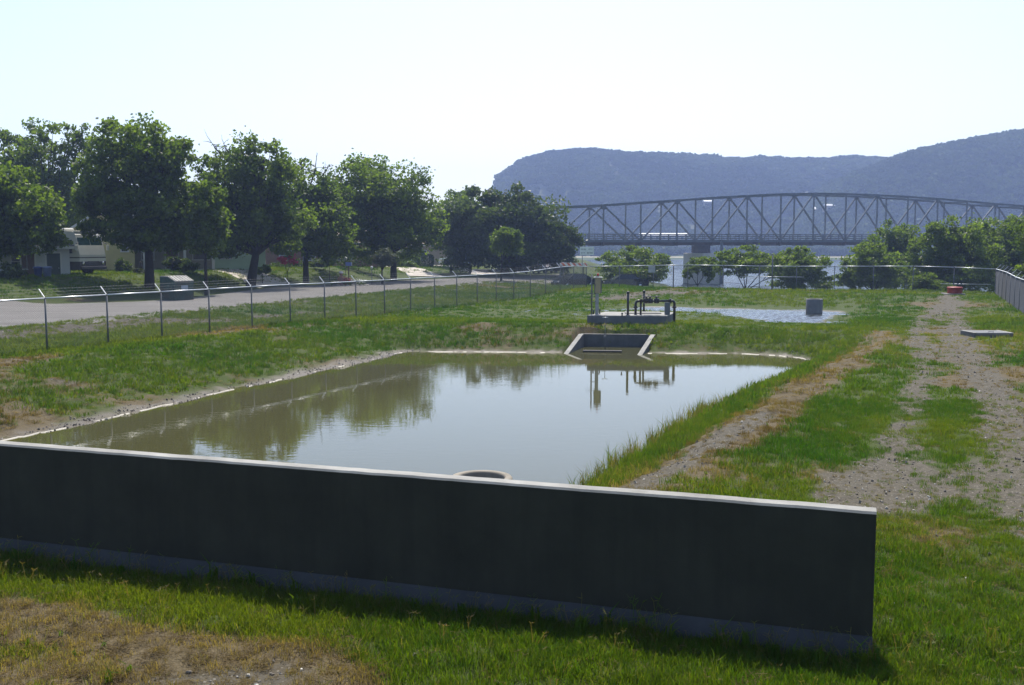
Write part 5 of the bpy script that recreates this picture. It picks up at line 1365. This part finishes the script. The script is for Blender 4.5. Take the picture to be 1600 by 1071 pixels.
# ------------------------------------------------------------------ dumpster
M_dump = simple('dull_green_steel', (0.035, 0.065, 0.055), 0.55, 0.2, 0.3, 3, 0.15, 0.4, (0.06, 0.05, 0.04)); M_lid = simple('grey_plastic_lid', (0.20, 0.195, 0.18), 0.6)
q = place(273, 61.6)
du = thing('dumpster', 'dark green steel dumpster with grey ribbed lids on the verge', 'dumpster', (q[0], q[1], Gs(q[0], q[1]) - 0.03), R(58))
# local: front faces -Y, low front edge, high back
DW, DD, HF, HB = 1.45, 1.35, 1.22, 1.50
MB().prism([(0, 0.08), (DD, 0.08), (DD, HB), (DD * 0.45, HB), (0, HF)], 'x', 0, DW).build('body', M_dump, du)
for i in range(2):
    x0 = 0.02 + i * DW / 2; x1 = x0 + DW / 2 - 0.03
    ld = MB().prism([(-0.06, HF + 0.0), (-0.06, HF + 0.05), (DD * 0.45, HB + 0.06), (DD, HB + 0.06), (DD, HB + 0.01), (DD * 0.45, HB + 0.01)], 'x', x0, x1).build('lid', M_lid, du)
    for k in range(3):
        xx = x0 + (k + 0.5) * (x1 - x0) / 3; MB().beam((xx, -0.04, HF + 0.065), (xx, DD * 0.44, HB + 0.07), 0.07, 0.04).build('lid_rib', M_lid, ld)
for s_ in (-0.05, DW + 0.003): MB().box(s_, s_ + 0.047, 0.2, DD - 0.2, 0.72, 0.92).build('fork_pocket', M_dump, du)
for zz in (0.45, 1.05): MB().box(0, DW, -0.035, -0.003, zz, zz + 0.07).build('rib', M_dump, du)
MB().box(0.50, 1.02, -0.016, -0.004, 0.62, 1.0).build('label_plate', simple('faded_blue_label', (0.22, 0.27, 0.32), 0.5), du)
for x_ in (0.15, DW - 0.15):
    for y_ in (0.15, DD - 0.15): MB().tube([(x_ - 0.03, y_, 0.05), (x_ + 0.03, y_, 0.05)], 0.06, 10).build('wheel', M_rub, du)

# ------------------------------------------------------------------ cars
def car(label, group, loc, rz, paint, kind='sedan'):
    root = thing('parked_car', label, 'car', loc, rz, group)
    W = 0.88
    if kind == 'sedan':
        low = [(-2.25, 0.28), (-2.3, 0.55), (-2.2, 0.78), (-1.3, 0.92), (1.5, 0.95), (2.2, 0.90), (2.3, 0.6), (2.25, 0.28)]; top = [(-1.25, 0.90), (-0.5, 1.38), (0.75, 1.40), (1.6, 0.93)]
    else:
        low = [(-2.2, 0.3), (-2.3, 0.6), (-2.15, 0.95), (-1.2, 1.05), (2.2, 1.08), (2.3, 0.7), (2.25, 0.3)]; top = [(-1.15, 1.03), (-0.35, 1.66), (1.75, 1.70), (2.2, 1.06)]
    def loft(pr, w0, w1, z0, z1):
        n = len(pr); wid = lambda z: w0 + (w1 - w0) * (z - z0) / (z1 - z0)
        return MB().add([(p[0], -wid(p[1]), p[1]) for p in pr] + [(p[0], wid(p[1]), p[1]) for p in pr], [tuple(range(n)), tuple(range(2 * n - 1, n - 1, -1))] + [(i, i + n, (i + 1) % n + n, (i + 1) % n) for i in range(n)])
    loft(low, W, W * 0.95, 0.3, 1.0).build('body', paint, root)
    zt = max(p[1] for p in top); loft(top, W * 0.93, W * 0.70, top[0][1], zt).build('cabin', M_glass, root)
    (xa, za), (xb, zb) = top[1], top[2]
    MB().bbox(xa - 0.02, xb + 0.05, -W * 0.71, W * 0.71, zt - 0.03, zt + 0.025, 0.015).build('roof', paint, root)
    for i, j in ((0, 1), (3, 2)):
        for s_ in (-1, 1): MB().beam((top[i][0], s_ * W * 0.92, top[i][1]), (top[j][0], s_ * W * 0.70, top[j][1]), 0.06, 0.06).build('pillar', paint, root)
    for x_ in (-1.4, 1.4):
        for s_ in (-1, 1):
            w_ = MB().lathe([(0.18, -0.1), (0.31, -0.1), (0.33, -0.06), (0.33, 0.06), (0.31, 0.1), (0.18, 0.1)], 16).build('wheel', M_rub, root); w_.matrix_local = Matrix.Translation((x_, s_ * (W - 0.06), 0.33)) @ Matrix.Rotation(R(90), 4, 'X')
            MB().lathe([(0, -0.09), (0.19, -0.09), (0.19, 0.09), (0, 0.09)], 12).build('rim', M_chr, w_)
    for s_ in (-1, 1):
        MB().bbox(-2.32, -2.2, s_ * 0.62 - 0.14, s_ * 0.62 + 0.14, 0.6, 0.74, 0.02).build('headlight', M_chr, root); MB().bbox(2.2, 2.32, s_ * 0.62 - 0.14, s_ * 0.62 + 0.14, 0.62, 0.78, 0.02).build('tail_light', simple('tail_lens', (0.25, 0.01, 0.01), 0.3, bump=0), root)
    return root
P_dark = simple('dark_blue_paint', (0.012, 0.014, 0.022), 0.12, 0.0, 0.05, 1, 0, 0.7); P_blk = simple('black_paint', (0.008, 0.008, 0.010), 0.10, 0, 0.05, 1, 0, 0.7); P_pale = simple('pale_blue_paint', (0.32, 0.42, 0.46), 0.25, 0, 0.05, 1, 0); P_grey = simple('grey_paint', (0.12, 0.13, 0.14), 0.2, 0, 0.05, 1, 0)
GC = 'cars parked at the end of the road'
def cz(px, Y, ytop, h): q = place(px, Y); zt = atY(px, ytop, Y)[2]; return (q[0], q[1], min(q[2] - 0.02, zt - h) if ytop else q[2] - 0.02)
car('dark blue car behind the striped barricade', GC, cz(898, 103, 424, 1.42), R(28), P_dark)
car('black car with shining roof right of the control box, beyond the fence', GC, cz(975, 99, 427, 1.42), R(12), P_blk)
car('grey car in the shade right of the small round tree', GC, place(838, 125), R(70), P_grey)
car('dark car in the oak shade, second along from the small round tree', GC, place(856, 127), R(75), P_dark)
car('black car in the oak shade next to the barricade', GC, place(874, 129), R(78), P_blk)
car('pale blue car under the trees behind the dark hedge', None, place(713, 136), R(20), P_pale, 'suv')

# ------------------------------------------------------------------ barricade and sign at the road end
t = NT('orange_white_stripes'); p = t.n('BsdfPrincipled'); p.inputs['Roughness'].default_value = 0.5
mp = t.n('Mapping'); mp.inputs['Rotation'].default_value = (0, R(40), 0); t.l(t.objc(), mp.inputs['Vector'])
sx = t.n('SeparateXYZ'); t.l(mp.outputs[0], sx.inputs[0]); md_n = t.n('Math', operation='MODULO'); mu_ = t.n('Math', operation='ADD'); t.l(sx.outputs[0], mu_.inputs[0]); mu_.inputs[1].default_value = 40.0
t.l(mu_.outputs[0], md_n.inputs[0]); md_n.inputs[1].default_value = 0.46; gt = t.n('Math', operation='GREATER_THAN'); t.l(md_n.outputs[0], gt.inputs[0]); gt.inputs[1].default_value = 0.23
t.l(t.mix(gt.outputs[0], (0.62, 0.13, 0.05), (0.72, 0.70, 0.66)), p.inputs['Base Color']); M_strp = t.done(p.outputs[0])
q = place(896, 110); zb = atY(896, 413.5, 110)[2]
ba = thing('road_barricade', 'striped orange and white barricade board across the road end', 'barricade', (q[0], q[1], q[2]), R(-8))
zr = zb - q[2]
MB().bbox(-1.5, 1.5, -0.03, 0.0, zr - 0.15, zr + 0.15, 0.006).build('striped_board', M_strp, ba)
for x_ in (-1.1, 1.1):
    MB().box(x_ - 0.04, x_ + 0.04, 0.003, 0.07, -0.3, zr + 0.14).build('post', M_galv_dull, ba); MB().bbox(x_ - 0.05, x_ + 0.05, -0.6, 0.6, -0.02, 0.05, 0.01).build('foot', M_galv_dull, ba)
q = place(910, 104)
sg_ = thing('road_sign', 'pale sign board with two lines of faded lettering on a thin post', 'sign', (q[0], q[1], q[2]), R(-4))
zs_ = atY(910, 392.5, 104)[2] - q[2]
MB().tube([(-0.02, 0.05, -0.4), (-0.02, 0.05, zs_ + 0.4)], 0.032, 8).build('post', M_galv_dull, sg_)
sb = MB().bbox(-0.28, 1.18, -0.012, 0.012, zs_ - 0.43, zs_ + 0.43, 0.005).build('sign_board', simple('weathered_sign_white', (0.75, 0.78, 0.72), 0.6, var=0.1), sg_)
tb = MB()
for row, words in ((0.16, ((-0.12, 0.40), (0.62, 1.02))), (-0.20, ((-0.12, 0.30), (0.46, 1.06)))):
    for x0, x1 in words:
        x = x0
        while x < x1 - 0.03:
            w = 0.055; 
            tb.box(x, x + 0.02, -0.0165, -0.0125, zs_ + row - 0.075, zs_ + row + 0.075)
            tb.box(x + 0.022, x + w, -0.0165, -0.0125, zs_ + row + random.choice((0.055, -0.01, -0.075)), zs_ + row + random.choice((0.075,)))
            x += 0.085
lt = tb.build('faded_lettering', simple('faded_letter_grey', (0.20, 0.22, 0.20), 0.7), sb); lt['kind'] = 'stuff'

# ------------------------------------------------------------------ garden corner
GY_ = 85.5
q = place(548, GY_); 
ed = thing('garden_edging', 'ring of pale stones edging the garden corner', 'edging', q, 0.1)
for k in range(22):
    a = 2 * math.pi * k / 22; b = MB(); b.ball((0, 0, 0), (0.19, 0.13, 0.10), 7, 5); V = [(x * (1 + random.uniform(-.15, .15)), y * (1 + random.uniform(-.15, .15)), z) for x, y, z in b.v]; b.v = V
    o = b.build('stone', simple('edging_stone', (0.33, 0.30, 0.26), 0.9) if k == 0 else bpy.data.materials['edging_stone'], ed, (1.45 * math.cos(a), 0.85 * math.sin(a), 0.05)); o.rotation_euler.z = a + 1.57
q = place(533, GY_)
gs_ = thing('garden_statue', 'terracotta garden statue with a pale rounded hat', 'statue', q)
MB().lathe([(0.26, 0), (0.27, 0.12), (0.20, 0.16), (0.22, 0.45), (0.24, 0.65), (0.17, 0.82), (0.09, 0.88), (0.14, 0.98), (0.15, 1.06), (0.08, 1.14), (0, 1.16)], 14).build('figure', simple('terracotta', (0.20, 0.09, 0.06), 0.85), gs_)
MB().lathe([(0.24, 1.08), (0.20, 1.13), (0.14, 1.24), (0.0, 1.28)], 14).build('hat', simple('pale_stone_hat', (0.5, 0.44, 0.42), 0.7), gs_)
for s_ in (-1, 1): MB().tube([(s_ * 0.2, 0, 0.74), (s_ * 0.29, -0.08, 0.55), (s_ * 0.12, -0.22, 0.5)], 0.05, 7).build('arm', bpy.data.materials['terracotta'], gs_)
q = place(545, GY_ + 2.0); zt = atY(548, 413, GY_ + 2)[2] - q[2]
mb = thing('mailbox', 'blue mailbox with a pale end on a post in the garden corner', 'mailbox', q, R(10))
MB().box(-0.05, 0.05, -0.05, 0.05, -0.2, zt - 0.16).build('post', M_door, mb)
pr = [(-0.13, zt - 0.155), (0.13, zt - 0.155)] + [(0.13 * math.cos(k * math.pi / 8), zt + 0.03 + 0.13 * math.sin(k * math.pi / 8)) for k in range(9)]
MB().prism([(b_, c_) for b_, c_ in pr], 'x', -0.25, 0.25).build('box', simple('blue_enamel', (0.10, 0.13, 0.32), 0.4, bump=0), mb); MB().prism([(b_ * 1.03, c_) for b_, c_ in pr], 'x', 0.252, 0.29).build('box_door', M_trimw, mb)
q = place(555, GY_)
bn = thing('stone_bench', 'small pale stone bench beside the red flowers', 'bench', q, 0.2)
MB().bbox(-0.42, 0.42, -0.17, 0.17, 0.40, 0.48, 0.015).build('seat', M_conc_top, bn)
for x_ in (-0.28, 0.28): MB().bbox(x_ - 0.06, x_ + 0.06, -0.14, 0.14, -0.1, 0.398, 0.012).build('leg', M_conc_top, bn)
q = place(540, 98); zt = atY(540, 405, 98)[2] - q[2]
bh = thing('birdhouse', 'small white birdhouse on a thin pole above the garden corner', 'birdhouse', q)
MB().tube([(0, 0, -0.2), (0, 0, zt - 0.13)], 0.025, 6).build('pole', M_galv_dull, bh); MB().bbox(-0.12, 0.12, -0.12, 0.12, zt - 0.13, zt + 0.10, 0.01).build('box', M_trimw, bh)
MB().prism([(-0.17, zt + 0.08), (0.17, zt + 0.08), (0.0, zt + 0.22)], 'y', -0.16, 0.16).build('roof', M_trimw, bh)
q = place(581, 87); zt = atY(581, 418, 87)[2] - q[2]
gl = thing('garden_lamp', 'short garden lamp with a white globe left of the olive bush', 'lamp', q)
MB().tube([(0, 0, -0.2), (0, 0, zt - 0.1)], 0.03, 6).build('post', M_galv_dull, gl); MB().ball((0, 0, zt), 0.12, 10, 7).build('globe', M_trimw, gl)
q = place(523, GY_)
pt = thing('flower_pot', 'dark round pot with bright leaves left of the statue', 'pot', q)
MB().lathe([(0.16, 0), (0.24, 0.18), (0.25, 0.32), (0.22, 0.33), (0.2, 0.28)], 14).build('pot', simple('dark_glazed_pot', (0.02, 0.02, 0.022), 0.3), pt)
def tuftplant(name, label, px, Y, r, h, leaf, seed, parent=None, n=260, group=None, cat='plant'):
    rg = np.random.default_rng(seed); V, F, tv = blades(n, r, h, 0.035, 0.8, rg)
    q = place(px, Y); root = thing(name, label, cat, q, 0, group); link('foliage', npmesh('foliage', V, F, leaf, {'tint': tv}), root); return root
tuftplant('potted_plant', 'bright green plant growing in the dark pot', 522, GY_, 0.22, 0.62, M_leaf_b, 81)
rp = tuftplant('flower_clump', 'clump of red flowers right of the statue', 542, GY_, 0.35, 0.55, M_leaf_d, 82)
V, F, tv = cards(np.random.default_rng(5).normal(size=(160, 3)) * np.array([0.25, 0.25, 0.12]) + np.array([0, 0, 0.5]), 0.09, rng); link('blossom', npmesh('blossom', V, F, leafmat('red_blossom', (0.25, 0.02, 0.02), (0.42, 0.05, 0.05), 0.3, 0.6, (1, 1, 1)), {'tint': tv}), rp)
rp = tuftplant('flower_clump', 'clump of pale flowers right of the stone bench', 563, GY_, 0.4, 0.45, M_leaf_b, 83)
V, F, tv = cards(np.random.default_rng(6).normal(size=(120, 3)) * np.array([0.3, 0.25, 0.08]) + np.array([0, 0, 0.42]), 0.08, rng); link('blossom', npmesh('blossom', V, F, leafmat('white_blossom', (0.5, 0.5, 0.45), (0.65, 0.65, 0.6), 0.3, 0.6, (1, 1, 1)), {'tint': tv}), rp)
# bins by the shed
for i, (px, lb, col) in enumerate(((61, 'blue plastic bin leaning against the white shed', (0.05, 0.08, 0.25)), (75, 'pale blue bin by the right end of the white shed', (0.16, 0.20, 0.34)))):
    q = place(px, 66.0); q = (q[0], q[1], q[2]); bi = thing('plastic_bin', lb, 'bin', q, 0.3 + i, 'bins by the shed')
    MB().lathe([(0.0, 0.0), (0.22, 0.0), (0.28, 0.62), (0.31, 0.63), (0.30, 0.67), (0.0, 0.70)], 14).build('tub', simple('bin_plastic' if i == 0 else 'pale_bin_plastic', col, 0.5), bi)
    MB().tube([(-0.12, -0.30, 0.55), (-0.12, -0.36, 0.57), (0.12, -0.36, 0.57), (0.12, -0.30, 0.55)], 0.015, 6).build('handle', M_galv_dull, bi)
# ------------------------------------------------------------------ truss bridge over the lake
M_br = simple('bridge_steel_paint', (0.080, 0.092, 0.102), 0.45, 0.1, 0.25, 0.6, 0.05); M_brc = simple('bridge_concrete', (0.42, 0.39, 0.33), 0.9, var=0.15, scale=0.5)
M_brd = simple('rusty_girder', (0.075, 0.055, 0.05), 0.8, scale=0.5, var=0.4)
BX0, BY0, PL, BW = 17.8, 197.0, 8.0, 7.0
bdx, bdy = 0.947, 0.321
br = thing('truss_bridge', 'long steel truss bridge with curved top chord crossing the lake', 'bridge', (BX0, BY0, 0), math.atan2(bdy, bdx))
yt = {-6: 376, -5: 345, -4: 333, -3: 328, -2: 325.5, -1: 324.5, 0: 322, 1: 318, 2: 314.5, 3: 310.5, 4: 307.5, 5: 305, 6: 304, 7: 304.8, 8: 306.5, 9: 309, 10: 312, 11: 316, 12: 320, 13: 323, 14: 326, 15: 330, 16: 336, 17: 345, 18: 376}
def bz(i, y): Y = BY0 + i * PL * bdy; return CZ + (385 - y) * Y / 1570.0
zd = lambda i: bz(i, 377.0)
top = {i: (i * PL, bz(i, yt[i])) for i in yt}; bot = {i: (i * PL, zd(i)) for i in yt}
I0, I1 = -6, 18
for yy in (0.0, BW):
    for i in range(I0, I1):
        MB().beam((top[i][0], yy, top[i][1]), (top[i + 1][0], yy, top[i + 1][1]), 0.36, 0.40).build('top_chord', M_br, br)
        MB().beam((bot[i][0], yy, bot[i][1]), (bot[i + 1][0], yy, bot[i + 1][1]), 0.36, 0.5).build('bottom_chord', M_br, br)
    for i in range(I0 + 1, I1):
        MB().beam((top[i][0], yy, top[i][1]), (bot[i][0], yy, bot[i][1]), 0.25, 0.25, (0, 1, 0)).build('vertical', M_br, br)
        MB().bbox(top[i][0] - 0.55, top[i][0] + 0.55, yy - 0.24, yy + 0.24, top[i][1] - 0.75, top[i][1] + 0.1, 0.05).build('gusset_plate', M_br, br) if i % 2 == 0 else None
    for i in range(I0 + 1, I1 - 1):
        a, e = (top[i], bot[i + 1]) if i % 2 == 0 else (bot[i], top[i + 1])
        MB().beam((a[0], yy, a[1]), (e[0], yy, e[1]), 0.29, 0.29, (0, 1, 0)).build('diagonal', M_br, br)
for i in range(I0 + 1, I1):
    MB().beam((top[i][0], 0, top[i][1] - 0.1), (top[i][0], BW, top[i][1] - 0.1), 0.25, 0.35).build('sway_strut', M_br, br)
    if i % 2 == 0: MB().beam((top[i][0], 0, top[i][1]), (top[i + 1][0], BW, top[i + 1][1]), 0.16, 0.16).build('lateral_brace', M_br, br)
    MB().beam((bot[i][0], -0.3, bot[i][1] - 0.55), (bot[i][0], BW + 0.3, bot[i][1] - 0.55), 0.3, 0.8).build('floor_beam', M_brd, br)
for i in range(I0, I1):
    z0, z1 = zd(i), zd(i + 1)
    MB().add([(i * PL, 0.35, z0 - 0.12), ((i + 1) * PL, 0.35, z1 - 0.12), ((i + 1) * PL, BW - 0.35, z1 - 0.12), (i * PL, BW - 0.35, z0 - 0.12), (i * PL, 0.35, z0 + 0.12), ((i + 1) * PL, 0.35, z1 + 0.12), ((i + 1) * PL, BW - 0.35, z1 + 0.12), (i * PL, BW - 0.35, z0 + 0.12)],
             [(3, 2, 1, 0), (4, 5, 6, 7), (0, 1, 5, 4), (1, 2, 6, 5), (2, 3, 7, 6), (3, 0, 4, 7)]).build('deck', M_brc, br)
    for k, yy in enumerate((0.8, BW / 2, BW - 0.8)): MB().beam((i * PL, yy, z0 - 0.5), ((i + 1) * PL, yy, z1 - 0.5), 0.25, 0.7).build('stringer', M_brd, br)
rp_ = MB().box(-0.07, 0.07, -0.07, 0.07, 0.0, 1.4).mesh('rail_post', M_br)
for yy in (-0.45, BW + 0.45):
    for i in range(I0, I1):
        for zz in (0.55, 0.95, 1.35): MB().beam((i * PL, yy, zd(i) + zz), ((i + 1) * PL, yy, zd(i + 1) + zz), 0.09, 0.12).build('guard_rail', M_br, br)
        for k in range(4): link('rail_post', rp_, br, ((i + k / 4) * PL, yy, zd(i) + (zd(i + 1) - zd(i)) * k / 4))
# piers: a broad pale block with a narrow column by its right side
for i in (3.0, 13.0, -6.0):
    x = i * PL; z = zd(i) - 0.9
    pi = MB().bbox(x - 2.3, x + 2.3, -0.7, BW + 0.7, LZ - 5, CZ + (385 - 396) * (BY0 + i * PL * bdy) / 1570.0, 0.06).build('pier', M_brc, br)
    MB().bbox(x - 0.9, x - 0.2, 0.2, BW - 0.2, CZ - 11 * (BY0 + i * PL * bdy) / 1570.0 + 0.003, z, 0.03).build('bearing', M_brd, pi); MB().bbox(x + 1.5, x + 2.1, -0.9, -0.703, LZ - 5, z + 0.6, 0.03).build('drain_column', M_br, pi)

# ------------------------------------------------------------------ roofs on the far hillsides
def hill_hit(px, py, P, Yc, foot):
    for Y in np.arange(foot, Yc, 2.0):
        q = atY(px, py, Y)
        if hill_z(np.array([q[0]]), np.array([Y]), P, Yc, foot)[0] > q[2]: return (q[0], Y, q[2])
    q = atY(px, py, Yc); return tuple(q)
M_wr = simple('white_roof', (0.5, 0.5, 0.49), 0.4, var=0.05)
def farhouse(label, px, py, P, Yc, foot, w, d, rz, h=4.0, name='hillside_house'):
    q = hill_hit(px, py, P, Yc, foot); root = thing(name, label, 'house', (q[0], q[1] - 6, q[2] - h * 0.4), rz, None)
    MB().box(-w / 2, w / 2, -d / 2, d / 2, -6, h).build('wall', M_tanw, root)
    MB().prism([(-d / 2 - 0.6, h), (d / 2 + 0.6, h), (0, h + d * 0.22)], 'x', -w / 2 - 0.5, w / 2 + 0.5).build('roof', M_wr, root)
    wn_ = MB(); 
    for k in range(3): MB().box(-w / 2 + (k + 0.5) * w / 3 - 0.9, -w / 2 + (k + 0.5) * w / 3 + 0.9, -d / 2 - 0.06, -d / 2 - 0.003, 1.0, 2.6).build('window', M_glass, root)
farhouse('white roofed house on the green hillside seen through the truss', 1296, 328, P2, 740, 600, 12, 6, 0.25)
farhouse('lower white roofed house on the green hillside', 1276, 333, P2, 740, 600, 7, 7, -0.3)
farhouse('small white roofed house high on the bluff', 1103, 321, P1, 900, 660, 6, 5, 0.1)
q = atY(1036, 366, 652)
lb = thing('lakeside_building', 'long low building with a bright white roof behind the bridge railing', 'building', (q[0], 652, q[2] - 4.2))
MB().box(-15, 15, -4, 4, -12, 3.4).build('wall', M_tanw, lb); MB().prism([(-4.6, 3.4), (4.6, 3.4), (0, 4.8)], 'x', -15.4, 15.4).build('roof', M_wr, lb)
for k in range(7): MB().box(-13 + k * 4, -11.4 + k * 4, -4.06, -4.003, 0.8, 2.4).build('window', M_glass, lb)
